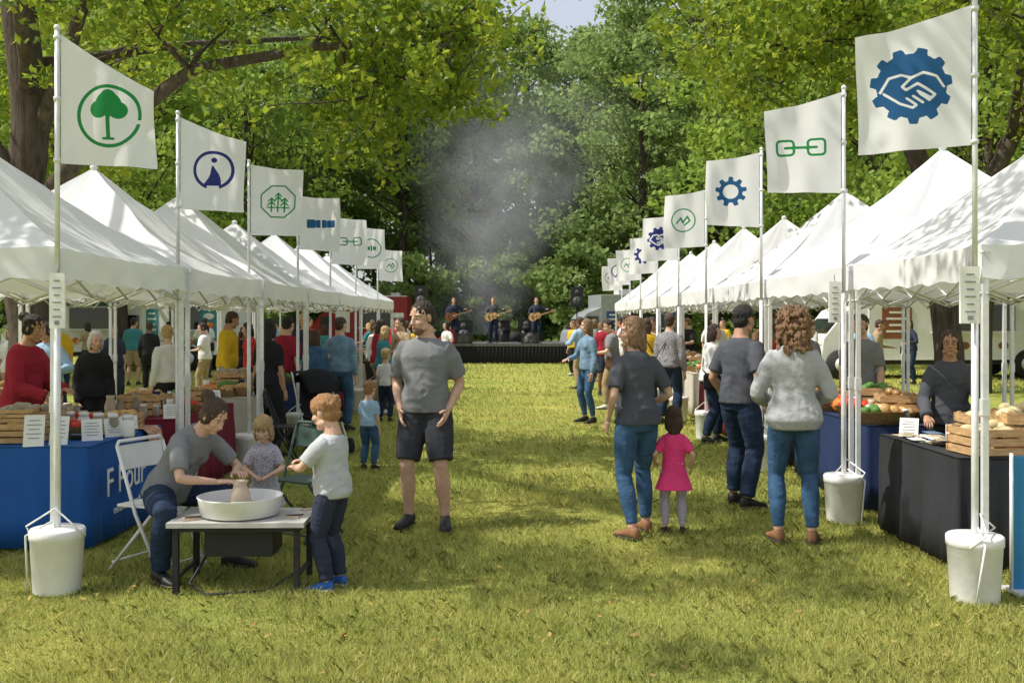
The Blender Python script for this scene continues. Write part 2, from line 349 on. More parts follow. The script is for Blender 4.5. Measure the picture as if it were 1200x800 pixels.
person('woman',2.13,7.75,1.77,yaw=172,sex='f',top=(SWE,'long'),bot=(JN,'skinny'),shoe=SND,hair=('curly',HC),loose=.018,
  wr={'L':(.18,-.24,1.02),'R':(-.18,-.24,1.02)},ank={'L':(.11,.02,.085),'R':(-.13,.03,.085)},hy=6,hp=10,tlen=-.1)
person('potter_woman',-2.30,6.86,1.68,yaw=66,sex='f',top=(GT,'short'),bot=(JD,'pants'),shoe=SNK,hair=('bun',HB),pel=(0,.0,.56),p0=22,p1=48,hy=-6,hp=36,
  wr={'L':(.085,-.50,.70),'R':(-.085,-.50,.66)},el={'L':(1,.2,-.4),'R':(-1,.2,-.4)},hd={'L':(-.35,-.8,.05),'R':(.35,-.8,.05)},
  ank={'L':(.28,-.30,.085),'R':(-.30,-.20,.085)},kn={'L':(.8,-1,.6),'R':(-.8,-1,.6)},curl=.5)
person('toddler_girl',-1.80,7.45,1.0,yaw=8,sex='f',hs=1.45,top=(FLO,'short'),bot=(FLO,'skinny'),shoe=SNK,hair=('girl',HBL),tlen=-.32,b=1.12,hp=20,hy=-8,
  wr={'L':(.08,-.30,1.05),'R':(-.10,-.30,1.05)},el={'L':(1,.4,-.5),'R':(-1,.4,-.5)},curl=.7)
person('boy',-1.13,6.42,1.21,yaw=-112,hs=1.32,top=(GL,'short'),bot=(NV,'pants'),shoe=SNB,sole=SNW,hair=('kid',HG),b=1.06,hp=12,hy=0,
  wr={'L':(.08,-.36,1.12),'R':(-.10,-.34,1.16)},el={'L':(1,.2,-.6),'R':(-1,.2,-.6)},curl=.6,loose=.012,tlen=-.08)
person('vendor_woman',3.66,8.55,1.60,yaw=-28,sex='f',top=(CH,'long'),bot=(BK,'pants'),shoe=SNK,hair=('bun',HB),skin=SKM,p1=10,hy=8,
  wr={'L':(.20,-.32,.98),'R':(-.16,-.34,.96)},loose=.012,glass=True)
person('vendor_woman',-4.35,9.1,1.74,yaw=75,sex='f',top=(MR,'long'),bot=(BK,'pants'),shoe=SNK,hair=('bun',HK),skin=SKM,wr={'L':(.1,-.35,1.05),'R':(-.12,-.35,1.0)},p1=12,hp=15,loose=.02)
person('vendor_woman',-4.75,11.6,1.58,yaw=40,sex='f',top=(BK,'long'),bot=(BK,'pants'),shoe=SNK,hair=('bob',HW),p1=14,hp=15,lod=1,loose=.02)
person('vendor_man',4.1,12.0,1.74,yaw=-40,top=(GT,'short'),bot=(JD,'pants'),shoe=SNK,hair=('short',HB),lod=1)
person('woman',-3.0,12.6,1.70,yaw=155,sex='f',top=(BK,'short'),bot=(BK,'pants'),shoe=SNK,hair=('long',HK),skin=SKM,lod=1)
person('man',-2.62,15.6,1.72,yaw=170,top=(JL,'long'),bot=(JN,'pants'),shoe=SNK,hair=('short',HB),lod=1,hy=-30,wr={'L':(.2,-.2,1.05)})
person('woman',-2.85,14.9,1.55,yaw=-150,sex='f',top=(JN,'long'),bot=(JN,'pants'),shoe=SNK,hair=('bob',HB),lod=1,p1=12)
person('toddler_boy',-1.62,11.6,.99,yaw=160,hs=1.42,top=(LB,'short'),bot=(JN,'pants'),shoe=SNK,hair=('kid',HG),lod=1,b=1.1)
person('child',-2.1,17,1.2,yaw=170,hs=1.3,top=(WH,'short'),bot=(JD,'pants'),shoe=SNK,hair=('kid',HBL),lod=1)
person('woman',1.25,16.8,1.70,yaw=-60,sex='f',top=(JL,'long'),bot=(JN,'skinny'),shoe=SNK,hair=('long',HLB),lod=1,hy=-20,wr={'R':(-.16,-.3,1.05)})
person('man',2.55,16.6,1.78,yaw=150,top=(PLD,'long'),bot=(JD,'pants'),shoe=SNK,hair=('short',HB),lod=1,bag=(BAGM,1))
person('woman',2.42,18.4,1.72,yaw=170,sex='f',top=(YE,'short'),bot=(BK,'pants'),shoe=SNK,hair=('long',HB),lod=1,bag=(BK,-1))
bots=[JN,JD,BK,TAN,NV]
rr=random.Random(11)
crowd=[(-2.5,19.2,MR),(-2.2,20.5,TAN),(-3.0,22.3,WH),(-2.5,24,RD),(-2.9,26.5,JL),(-4.5,16.2,YE),(-4.7,14,WH),(-5.0,19,BK),(-3.3,29,MR),(-4.3,31,TL),(-2.7,21.6,RD),(-3.6,17.8,NV),
 (2.3,21,WH),(2.75,20.0,TAN),(2.1,23,MR),(2.65,24.6,MR),(3.1,26.5,LB),(2.2,28,GT),(4.2,14.6,PLD),(4.3,17.5,RD),(4.4,20,LB),(3.5,30,TAN),(4.6,32,BK),(5.6,28,WH),
 (-7.5,27,OL),(-9,30,WH),(-11,33,NV),(-8.5,24,BK),(9,27,RD),(10.5,27,NV),(8.2,23,TAN),(-5.6,28,RD),(3.1,12.8,NV),(2.75,14.1,WH),
 (-2.1,25.2,LB),(-2.6,28,YE),(-3.4,33,WH),(-2.6,34.5,BK),(-4.8,35,RD),(-4.6,18,RD),(-4.8,21.5,WH),(-4.4,24,TL),(-6.6,22,WH),(-7.4,19,NV),(-9.8,26.5,TL),(-8,35,LB),(-12,29,TAN),
 (3.8,34,RD),(2.9,33,WH),(5.0,35.5,LB),(4.5,23,WH),(4.5,26,BK),(7,20.5,LB),(7.6,26,WH),(6.4,31,YE),(-3.4,15.4,MR),(-2.3,18.3,TL),(1.9,19.4,GT),(-6.9,15.5,YE),(-5.9,13,LB),(-8.3,17,WH),(1.7,25,LB),(1.9,31,YE),(-1.9,30,WH),(-2.2,36,MR),(2.4,36,TL)]
for i,(x,y,t) in enumerate(crowd):
    sx=rr.choice('mf'); 
    person('woman' if sx=='f' else 'man',x,y,rr.uniform(1.6,1.82) if sx=='m' else rr.uniform(1.55,1.72),yaw=rr.uniform(-180,180),sex=sx,top=(t,rr.choice(['short','long','short'])),bot=(rr.choice(bots),'shorts' if sx=='m' and rr.random()<.3 else 'pants'),shoe=rr.choice([SNK,SNW]),
      hair=(rr.choice(['short']) if sx=='m' else rr.choice(['bob','long','pony']),rr.choice([HB,HK,HLB,HBL,HDB])),skin=rr.choice([SKL,SKL,SKM,SKD]),lod=1,hy=rr.uniform(-35,35),hp=rr.uniform(3,18),
      wr={'L':(.2,-.3,1.08)} if rr.random()<.5 else None,b=rr.uniform(.95,1.12),loose=rr.uniform(0,.02),ank={'L':(.12,-.10,.085),'R':(-.12,.10,.085)} if i%3==0 else None,bag=(rr.choice([BAGM,BK,TAN]),rr.choice([-1,1])) if i%4==1 else None)
# ---------------------------------------------------------------- stage and band
st=empty('stage',(0,40,0))
p=PB(); p.box((.05,1.8,.72),(5.6,4.2,.1),0); p.box((.05,-.26,.33),(5.56,.04,.66),1)
for x in(-2.72,2.82): p.box((x,1.8,.33),(.04,4.1,.66),1)
for i in range(40): p.tube([(-2.7+i*.14,-.285,.0),(-2.7+i*.14,-.29,.67)],[.035,.02],1,5)
p.obj('platform',[M('stage_deck',(.12,.12,.125),.7,.2),BK],st)
def speaker(x,y,z0,zs,w=.45,h=.75):
    q=PB(); q.box((0,0,zs+h/2),(w,.4,h),0)
    for zz,r in((zs+h*.3,w*.36),(zs+h*.75,w*.18)):
        q.tube([(0,-.2,zz),(0,-.212,zz),(0,-.205,zz)],[r,r,r*.6],1,16,up=(0,0,1))
    if zs>z0+.05:
        q.tube([(0,0,z0),(0,0,zs)],.025,0)
        for a in range(3): q.tube([(0,0,z0+.45),(.45*math.cos(a*2.1),.45*math.sin(a*2.1),z0)],.015,0,6)
    return q.obj('loudspeaker',[BLACK,M('speaker_grille',(.08,.08,.085),.6)],None,(x,y,0))
speaker(-3.5,39.5,0,2.2,.5,.8); speaker(2.6,41,.77,2.2,.5,.8); speaker(-1.9,39.95,.77,.77,.7,.4); speaker(.7,39.95,.77,.77,.7,.4); speaker(-.5,42.5,.77,.77,.8,.9); speaker(.6,42.6,.77,.77,.7,1.0); speaker(-2.0,42.6,.77,.77,.7,.9)
speaker(3.4,39.5,0,0,.9,.7)
GW=M('guitar_wood',(.6,.36,.15),.3,.2,8); GDK=M('guitar_dark',(.35,.12,.05),.3,.2,8); NECK=M('guitar_neck',(.42,.27,.15),.5,.2)
def musician(x,y,top,hair,gm,yw):
    person('musician',x,y,1.82,z=.77,yaw=yw,top=(top,'long'),bot=(JD,'pants'),shoe=SNK,hair=(hair,HB),lod=1,wr={'R':(-.10,-.26,1.05),'L':(.42,-.28,1.26)},el={'L':(1,.2,-.6),'R':(-1,.4,-.3)})
    g=PB(); R=Matrix.Rotation(-.30,3,'Y')
    T=lambda v: R@Vector(v)
    def outl(yy): return [T((-.10+.25*math.cos(u),yy,.185*math.sin(u)*np.interp(math.cos(u),[-1,-.4,.22,.6,1],[1,1.05,.62,.86,1.1]))) for u in [2*math.pi*k/32 for k in range(32)]]
    g.loft([outl(-.05),outl(.05)],0,False)
    g.tube([T((-.04,-.050,0)),T((-.04,-.056,0))],.045,1,14,up=(0,0,1)); g.box(T((-.2,-.056,0)),(.03,.01,.14),1,R=R); g.box(T((.34,-.058,0)),(.62,.025,.05),2,R=R); g.box(T((.70,-.058,0)),(.15,.02,.075),2,R=R)
    o=g.obj('acoustic_guitar',[gm,RUB,NECK],None,(x+.02,y-.30,.77+1.08)); o.rotation_euler=(0,0,rad(yw))
    m=PB(); m.tube([(0,0,0),(0,0,1.4)],.014); m.tube([(0,0,1.4),(0,.25,1.52)],.012); m.ell((0,.27,1.53),.035); m.lathe((0,0,0),[(.15,0),(.15,.02),(.02,.04)],0,12)
    m.obj('microphone_stand',[BLACK],None,(x-.12,y-.85,.77))
musician(-2.35,41.2,NV,'short',GDK,8); musician(-.75,41.0,CH,'short',GW,-6); musician(.98,40.9,NV,'short',GW,-4)
q=PB()
for c,r,h in(((0,0,1.0),.25,.4),((.45,.1,1.35),.16,.2),((-.4,.1,1.3),.15,.2)): q.lathe((c[0],c[1],c[2]-h/2),[(r,0),(r,h)],0,16)
for c in((.7,0,1.9),(-.65,0,1.85)): q.lathe(c,[(.01,.03),(.24,0),(.01,.02)],1,16); q.tube([(c[0],0,.77),c],.012,1)
q.obj('drum_kit',[RUB,M('brass',(.6,.4,.12),.3,metal=.8)],None,(.15,42.2,0))
# ---------------------------------------------------------------- tents
def tent(x0,x1,y0,y1,zp,side,seed):
    p=PB(); zE=2.14; P=Vector(((x0+x1)/2,(y0+y1)/2,zp)); C=[Vector((x0,y0,zE)),Vector((x1,y0,zE)),Vector((x1,y1,zE)),Vector((x0,y1,zE))]
    for e in range(4):
        A,B=C[e],C[(e+1)%4]; nS,nT=26,22; vs=[];fs=[]; out=((A+B)/2-Vector((P.x,P.y,zE))).normalized()
        for t_ in range(nT+1):
            t=t_/nT
            for s_ in range(nS+1):
                s=s_/nS; q=A.lerp(B,s).lerp(P,t); w=4*s*(1-s)
                q.z-=.075*math.sin(math.pi*t)*w+.10*math.sin(math.pi*t)*(.6)
                q.z+=(.03*noise.noise(Vector((q.x*2.2+seed,q.y*2.2,t*2)))+.016*noise.noise(Vector((s*14+seed,t*2.5,e)))+.012*noise.noise(Vector((s*5+t*9+seed,t*3-s*9,e*3))))*min(1,3*(1-t))*min(1,t*6+.2)
                q.z-=.02*w*(1-t)
                vs.append(q)
        for t_ in range(nT):
            for s_ in range(nS): a=t_*(nS+1)+s_; fs.append((a,a+1,a+nS+2,a+nS+1))
        p.add(vs,fs,0,True)
        vs=[];fs=[]; nS=30
        for k in range(4):
            for s_ in range(nS+1):
                s=s_/nS; w=4*s*(1-s); q=A.lerp(B,s); q.z-=.02*w+k/3*(.20+.012*math.sin(s*40)); q+=out*(.004+.03*(k/3)*noise.noise(Vector((s*9,e*5+seed,k*.4)))); vs.append(q)
        for k in range(3):
            for s_ in range(nS): a=k*(nS+1)+s_; fs.append((a,a+1,a+nS+2,a+nS+1))
        p.add(vs,fs,0,True)
        inn=-out*.035; n=4
        for k in range(n):
            q0=A.lerp(B,k/n)+inn;q1=A.lerp(B,(k+1)/n)+inn; u,d=Vector((0,0,-.04)),Vector((0,0,-.3))
            p.tube([q0+u,q1+d],.011,1,4); p.tube([q0+d,q1+u],.011,1,4)
    for c in C:
        q=c+(P-c)*.02; q.z=0
        p.box((q.x,q.y,1.05),(.035,.035,2.1),1); p.box((q.x,q.y,.01),(.1,.1,.012),1); p.box((q.x,q.y,1.15),(.045,.045,.1),1)
        p.tube([c+Vector((0,0,-.05)),P+Vector((0,0,-.22))],.012,1,4)
    p.ell(P+Vector((0,0,.0)),(.04,.04,.03),0)
    return p.obj('canopy_tent',[TENTM,MET])
LY=[6.35,9.0,11.7,14.3,16.9,19.5,22.1,24.7]; RY=[6.15,8.6,11.5,14.5,17.3,20.0,22.8,25.6,28.4]
for i in range(len(LY)-1): tent(-5.6,-2.85,LY[i]+.06,LY[i+1]-.06,3.22+.05*((i*7)%3-1),-1,i*3.1)
for i in range(len(RY)-1): tent(2.85,5.6,RY[i]+.06,RY[i+1]-.06,3.32+.05*((i*5)%3-1),1,40+i*2.3)
# ---------------------------------------------------------------- flags
def circ(X,Y,cx,cy,r): return np.hypot(X-cx,Y-cy)-r
def ringd(X,Y,cx,cy,r,w): return abs(circ(X,Y,cx,cy,r))-w
def segd(X,Y,ax,ay,bx,by,w):
    dx,dy=bx-ax,by-ay; t=np.clip(((X-ax)*dx+(Y-ay)*dy)/(dx*dx+dy*dy+1e-9),0,1); return np.hypot(X-ax-t*dx,Y-ay-t*dy)-w
def boxd(X,Y,cx,cy,hx,hy,r=0): 
    qx=abs(X-cx)-hx+r; qy=abs(Y-cy)-hy+r; return np.hypot(np.maximum(qx,0),np.maximum(qy,0))+np.minimum(np.maximum(qx,qy),0)-r
def geard(X,Y,r,n=9,t=.02): a=np.arctan2(Y,X); return np.hypot(X,Y)-(r+t*np.clip(np.sin(n*a)*4,-1,1))
def poly(X,Y,pts,w):
    d=9+0*X
    for a,b in zip(pts[:-1],pts[1:]): d=np.minimum(d,segd(X,Y,*a,*b,w))
    return d
mn=np.minimum; mxx=np.maximum
def shake(X,Y,k=1.,w=.0075):
    d=poly(X,Y,[(-.17*k,-.03*k),(-.12*k,.05*k),(-.05*k,.07*k),(.0,.05*k),(.06*k,.075*k),(.13*k,.05*k),(.17*k,-.01*k)],w)
    d=mn(d,poly(X,Y,[(0,.05*k),(-.05*k,.0),(-.03*k,-.02*k),(.03*k,.015*k),(.12*k,-.055*k),(.10*k,-.075*k),(.03*k,-.03*k)],w))
    for i in range(3): d=mn(d,poly(X,Y,[(.09*k-.035*i*k,-.085*k-.012*i*k),(.04*k-.035*i*k,-.045*k-.012*i*k)],w))
    return mn(d,poly(X,Y,[(-.15*k,-.04*k),(-.07*k,-.10*k),(0,-.125*k),(.02*k,-.11*k)],w))
def logo(kind,X,Y):
    if kind=='tree': 
        d=mxx(ringd(X,Y,0,-.01,.185,.011),-boxd(X,Y,.2,-.04,.05,.012))
        c=mn(mn(circ(X,Y,0,.065,.075),circ(X,Y,-.055,.03,.055)),mn(circ(X,Y,.055,.03,.055),circ(X,Y,0,.11,.045)))
        return mn(mn(d,c),mn(segd(X,Y,0,0,0,-.14,.012),segd(X,Y,-.03,-.15,.03,-.15,.008)))
    if kind=='lady':
        d=mxx(ringd(X,Y,0,0,.15,.013),-boxd(X,Y,0,-.15,.05,.03)); t=mxx(abs(X+.01*np.sin(Y*30))-(.075-(Y+.13)*.42),abs(Y+.04)-.09); return mn(mn(d,t),circ(X,Y,0,.085,.022))
    if kind=='oct':
        o=abs(mxx(mxx(abs(X),abs(Y)),(abs(X)+abs(Y))*.72)-.155)-.007; d=o
        for c,h in((-.06,.0),(0,.05),(.06,.0)):
            d=mn(d,mn(segd(X,Y,c,-.1,c,h+.03,.007),mn(poly(X,Y,[(c-.035,h-.04),(c,h),(c+.035,h-.04)],.006),poly(X,Y,[(c-.03,h),(c,h+.035),(c+.03,h)],.006))))
        return mn(d,segd(X,Y,-.1,-.06,.1,-.06,.006))
    if kind=='blocks': return mn(mn(boxd(X,Y,-.13,0,.055,.06,.01),boxd(X,Y,.13,0,.055,.05,.01)),mxx(boxd(X,Y,0,0,.07,.055,.02),-boxd(X,Y,0,0,.008,.09)))
    if kind=='link': return mn(mn(abs(boxd(X,Y,-.12,0,.065,.06,.03))-.010,abs(boxd(X,Y,.12,0,.065,.065,.03))-.010),segd(X,Y,-.12,0,.12,0,.011))
    if kind=='gear': return mxx(geard(X,Y,.145,9,.022),-circ(X,Y,0,0,.08))
    if kind=='shake': return mxx(geard(X,Y,.205,11,.016),-shake(X,Y))
    if kind=='shakes': return mxx(geard(X,Y,.155,10,.016),-shake(X,Y,.8,.009))
    if kind=='leafring': return mn(ringd(X,Y,0,0,.145,.008),poly(X,Y,[(-.08,-.04),(-.03,.03),(0,-.03),(.05,.05),(.08,-.01),(.02,-.06)],.010))
    if kind=='word': return mn(ringd(X,Y,0,0,.15,.008),mn(boxd(X,Y,-.05,.0,.025,.03),mn(boxd(X,Y,.0,.0,.012,.045),boxd(X,Y,.05,.0,.025,.03))))
    return ringd(X,Y,0,0,.12,.015)
def flagmat(nm,col):
    if nm in MATS: return MATS[nm]
    m=M(nm,(.88,.88,.88),.8,.03,3,.12,12,transl=.42,spec=.15); nt=m.node_tree; N=nt.nodes; L=nt.links
    at=N.new('ShaderNodeAttribute'); at.attribute_name='logo'; mr=N.new('ShaderNodeMapRange'); mr.inputs[1].default_value=-.0012; mr.inputs[2].default_value=.0012; mr.inputs[3].default_value=1; mr.inputs[4].default_value=0
    L.new(at.outputs['Fac'],mr.inputs[0]); mx=N.new('ShaderNodeMix'); mx.data_type='RGBA'; mx.inputs[7].default_value=tuple(col)+(1,)
    cr=[n for n in N if n.type=='VALTORGB'][0]; L.new(cr.outputs[0],mx.inputs[6]); L.new(mr.outputs[0],mx.inputs[0])
    for n in N:
        if n.type=='BSDF_PRINCIPLED': L.new(mx.outputs[2],n.inputs['Base Color'])
        if n.type=='BSDF_TRANSLUCENT': L.new(mx.outputs[2],n.inputs['Color'])
    return m
FG=flagmat('flag_green',(.03,.28,.08)); FB=flagmat('flag_blue',(.03,.12,.28)); FN=flagmat('flag_navy',(.04,.05,.22))
def flag(x,y,zt,sg,w,h,drop,kind,mat,db=.03,fwd=.12,sc=1.,seed=0,bucket=True):
    E=empty('flag_pole',(x,y,0))
    p=PB(); p.tube([(0,0,.02),(0,0,1.9)],.021,0,10); p.tube([(0,0,1.9),(0,0,zt+.03)],.016,0,10); p.ell((0,0,zt+.04),.022,0)
    for zz in(zt-.02,zt-h*.5,zt-h+.02): p.tube([(0,0,zz-.012),(0,0,zz+.012)],.024,0,8)
    p.obj('pole',[MET],E)
    nu,nv=64,84; u,v=np.meshgrid(np.linspace(0,1,nu),np.linspace(0,1,nv)); 
    ztop=zt-drop*u-.015*np.sin(u*np.pi); zb=zt-h+(-db)*u; Z=zb+(ztop-zb)*v
    X=sg*(.022+w*u-.02*u*np.sin(v*3+seed)); Yy=fwd*u+.035*u*np.sin(u*7+v*2.5+seed)+.018*np.sin(u*15-v*4+seed*2)*u
    co=np.stack([X,Yy,Z],-1).reshape(-1,3)
    idx=np.arange(nu*nv).reshape(nv,nu); f=np.stack([idx[:-1,:-1],idx[:-1,1:],idx[1:,1:],idx[1:,:-1]],-1).reshape(-1,4)
    me=D.meshes.new('flag'); me.from_pydata(co.tolist(),[],f.tolist()); me.polygons.foreach_set('use_smooth',[True]*len(me.polygons)); me.materials.append(mat)
    lx=sg*(u-.52)*w; zc=(zt-drop*.5+zt-h-db*.5)/2; ly=Z-zc
    a=me.attributes.new('logo','FLOAT','POINT'); a.data.foreach_set('value',(logo(kind,lx/sc,ly/sc)*sc).astype(np.float32).ravel())
    o=D.objects.new('flag',me); COL.objects.link(o); o.parent=E
    if bucket:
        b=PB(); b.lathe((0,0,0),[(.135,0),(.14,.01),(.158,.33),(.165,.335),(.165,.385),(.155,.395),(.02,.40),(.02,.40)],0,28)
        b.tube([(-.165,0,.34),(-.15,-.09,.42),(0,-.03,.52),(.15,-.09,.42),(.165,0,.34)],.006,1,5)
        b.tube([(-.17,-.03,.0),(-.16,-.08,.36),(-.02,-.02,.44)],.007,1,5)
        b.obj('bucket_weight',[WPLAST,WPLAST],None,(x,y,0),seed)
flag(-2.82,6.35,3.45,1,.56,.80,.34,'tree',FG,.02,.08,1.,0)
flag(-2.92,8.95,3.45,1,.54,.80,.20,'lady',FN,.02,.1,1.05,1)
flag(-2.98,11.6,3.44,1,.56,.80,.05,'oct',FG,.0,.1,1.15,2)
flag(-2.97,14.2,3.40,1,.54,.74,.02,'blocks',FB,.03,.1,1.0,3)
flag(-2.98,16.8,3.38,1,.56,.78,.05,'link',FG,.02,.1,.95,4)
flag(-2.93,19.2,3.44,1,.52,.80,.05,'word',FG,.0,.1,1.15,5)
flag(-2.86,21.8,3.2,1,.5,.68,.04,'leafring',FG,.02,.1,1,6)
flag(2.78,6.15,3.57,-1,.65,.84,.17,'shake',FB,.04,.12,1.05,1)
flag(2.77,8.55,3.58,-1,.60,.84,.14,'link',FG,-.02,.12,1.,2)
flag(2.80,11.5,3.56,-1,.57,.84,.08,'gear',FB,-.04,.12,1.,3)
flag(2.75,14.5,3.52,-1,.55,.80,.07,'leafring',FG,.02,.12,1.1,4)
flag(2.80,17.2,3.45,-1,.58,.76,.05,'shakes',FN,.02,.12,1.15,5)
flag(2.78,19.6,3.3,-1,.5,.72,.05,'gear',FN,.02,.12,1.,6)
flag(2.80,22.3,3.25,-1,.5,.7,.05,'leafring',FG,.02,.12,1.,7)
flag(2.9,25.2,3.25,-1,.5,.7,.05,'lady',FN,.02,.12,1.,8)
flag(3.0,28,3.2,-1,.5,.7,.05,'word',FN,.02,.12,1.,9)
def hang_sign(x,y,z,w,h,rz=0):
    p=PB(); p.box((0,0,0),(w,.02,h),0,rz)
    for k in range(6): p.box((0,-.0125,h*.36-k*h*.13),(w*(.55 if k%2 else .4),.003,h*.022),1)
    p.box((0,-.0125,-h*.40),(w*.3,.003,h*.07),1); p.tube([(0,0,h/2),(0,.02,h/2+.06)],.004,1,4)
    p.obj('hanging_sign',[PAPER,M('ink_gray',(.25,.26,.27),.7)],None,(x,y,z),rz)
hang_sign(-2.80,6.31,1.80,.095,.34); hang_sign(2.73,6.11,1.83,.115,.34); hang_sign(2.68,8.5,1.83,.10,.34)
# ---------------------------------------------------------------- tables
def table(x0,x1,y0,y1,mat,name='draped_table',zt=.76,seed=0):
    p=PB(); zs=[zt,zt-.02,zt*.66,zt*.33,.03]
    pts=[]
    for a,b in(((x0,y0),(x1,y0)),((x1,y0),(x1,y1)),((x1,y1),(x0,y1)),((x0,y1),(x0,y0))):
        A,B=Vector(a),Vector(b); ln=(B-A).length; m=max(4,int(ln/.03)); nn=Vector(((B-A).y,-(B-A).x)).normalized()
        for k in range(m): pts.append((A.lerp(B,k/m),nn,k/m,ln))
    rings=[]
    for zi,zz in enumerate(zs):
        f=zi/(len(zs)-1); r=[]
        for i,(q,nn,t,ln) in enumerate(pts):
            o=.0 if zi<2 else f*(.035+.04*noise.noise(Vector((q.x*5+seed,q.y*5,f*.8)))+.03*noise.noise(Vector((q.x*14+seed,q.y*14,f*.5))))
            c=q+nn*o; r.append(Vector((c.x,c.y,zz)))
        rings.append(r)
    p.loft(rings,0,True,True); p.f[-2]=p.f[-2][::-1]; p.s[-1]=False; p.s[-2]=False
    return p.obj(name,[mat])
TB=M('tablecloth_blue',(.012,.09,.34),.8,.12,3,.2,8); TBG=M('tablecloth_burgundy',(.16,.012,.03),.85,.15,3,.2,8); TBK=M('tablecloth_black',(.028,.029,.034),.85,.15,3,.2,8); TNV=M('tablecloth_navy',(.015,.03,.09),.85,.15,3,.2,8); TW=M('tablecloth_cream',(.5,.47,.4),.85,.1,3,.2,8)
tb=table(-3.95,-3.08,7.45,9.0,TB,seed=1)
text_obj('F Pour',.30,WPAINT,(-3.0,7.98,.46),(rad(90),0,rad(90)),None,'banner_lettering'); text_obj('ceramics & craft',.085,WPAINT,(-2.995,7.98,.25),(rad(90),0,rad(90)),None,'banner_lettering')
tabs=[(-3.9,-3.1,9.5,11.4,TBG),(-3.9,-3.1,12.1,13.9,TW),(-3.9,-3.1,14.6,16.5,TNV),(-3.9,-3.1,17.2,19,TBG),(-3.9,-3.1,19.8,21.6,TW),(-3.9,-3.1,22.5,24.3,TBK),(-5.4,-4.9,9.6,11.4,TW),
 (2.98,3.7,6.85,8.3,TBK),(3.1,3.9,8.95,11.1,TNV),(3.1,3.9,11.8,14.1,TBK),(3.1,3.9,14.8,16.9,TBG),(3.1,3.9,17.6,19.6,TW),(3.1,3.9,20.3,22.4,TBG),(3.1,3.9,23,25.2,TNV)]
for i,t in enumerate(tabs): table(*t,seed=i*2.3)
def crate(x,y,z,w,d,h,rz=0,fill=None):
    p=PB()
    for k in range(3):
        zz=h*(.17+.33*k)
        for sy in(-1,1): p.box((0,sy*(d/2),zz),(w,.012,h*.26),0)
        for sx in(-1,1): p.box((sx*(w/2-.012),0,zz),(.012,d-.014,h*.26),0)
    for sx in(-1,1):
        for sy in(-1,1): p.box((sx*(w/2-.03),sy*(d/2-.02),h/2),(.02,.025,h),0)
    p.box((0,0,.012),(w-.03,d-.02,.012),0)
    if fill:
        r=random.Random(int(x*100)+int(y*10))
        for k in range(16): p.ell((r.uniform(-.36,.36)*w,r.uniform(-.34,.34)*d,h*r.uniform(.6,1.05)),(r.uniform(.05,.08),.045,.04),1,10,7,R=Matrix.Rotation(r.uniform(0,3),3,'Z'))
    p.obj('wooden_crate',[WOOD,fill or WOOD],None,(x,y,z),rz)
BREAD=M('bread_crust',(.5,.3,.12),.7,.3,15,.3,30); SQ=M('pale_squash',(.62,.52,.3),.5,.2,10); PUM=M('pumpkin_orange',(.65,.2,.03),.5,.2,8); GRN=M('produce_green',(.08,.2,.04),.6,.3,10); REDP=M('produce_red',(.5,.04,.02),.4,.2,10); WIC=M('wicker',(.42,.27,.13),.85,.35,50,.8,90); GLS=M('jar_glass',(.35,.2,.07),.15,.3,8,spec=.6); CER=M('glazed_ceramic',(.32,.27,.2),.3,.3,8)
crate(3.28,7.05,.762,.42,.34,.19,.1,SQ); crate(3.5,7.5,.762,.4,.3,.24,-.05,SQ); crate(3.52,7.1,.762,.3,.3,.3,-.05,SQ)
crate(-3.70,7.72,.762,.34,.26,.15,.1,BREAD); crate(-3.35,8.75,.762,.36,.26,.12,.2,BREAD); crate(-3.78,8.3,.762,.3,.24,.2,.0,CER); crate(-3.74,7.74,.915,.26,.2,.1,.2,CER)
def card(x,y,z,w,h,rz,name='card_sign'):
    p=PB(); R=Matrix.Rotation(rz,3,'Z')@Matrix.Rotation(rad(-22),3,'X'); c=Vector((0,.0,h*.46))
    p.box(c,(w,.006,h),0,R=R)
    for k in range(5): p.box(c+R@Vector((0,-.005,h*.32-k*h*.14)),(w*(.7 if k%2 else .55),.002,h*.025),1,R=R)
    p.box(R@Vector((0,.10,h*.35)),(w*.3,.004,h*.75),0,R=Matrix.Rotation(rz,3,'Z')@Matrix.Rotation(rad(20),3,'X'))
    p.obj(name,[PAPER,MATS['ink_gray']],None,(x,y,z))
for a in((-3.5,7.5,.14,.24,.3),(-3.36,7.6,.13,.22,.2),(-3.22,7.85,.15,.17,.5),(-3.15,8.1,.14,.15,.6),(-3.2,8.55,.14,.13,.5),(-3.8,8.0,.14,.18,.3)): card(a[0],a[1],.76,a[2],a[3],a[4])
for a in((3.12,8.05,.14,.16,-.5),(3.2,9.05,.14,.18,-.4),(3.5,8.1,.13,.1,-.4),(-3.3,10,.14,.16,.4),(-3.2,11,.14,.18,.5),(-3.2,9.6,.13,.14,.3)): card(a[0],a[1],.76,a[2],a[3],a[4])
def leaflets(x,y,z,n,sx,sy,seed):
    p=PB(); r=random.Random(seed)
    for k in range(n): 
        c=(r.uniform(-sx,sx),r.uniform(-sy,sy),.006+.0045*k); a=r.uniform(-.4,.4); p.box(c,(.10,.16,.004),k%3,a); p.box((c[0],c[1],c[2]+.0026),(.06,.02,.001),3,a)
    p.obj('brochures',[PAPER,M('paper_tan',(.5,.4,.25),.6),M('paper_blue',(.15,.25,.4),.6),INK],None,(x,y,z))
leaflets(3.22,7.6,.76,12,.16,.25,1); leaflets(3.2,7.95,.76,8,.14,.2,2); leaflets(-3.3,8.15,.76,9,.12,.25,3)
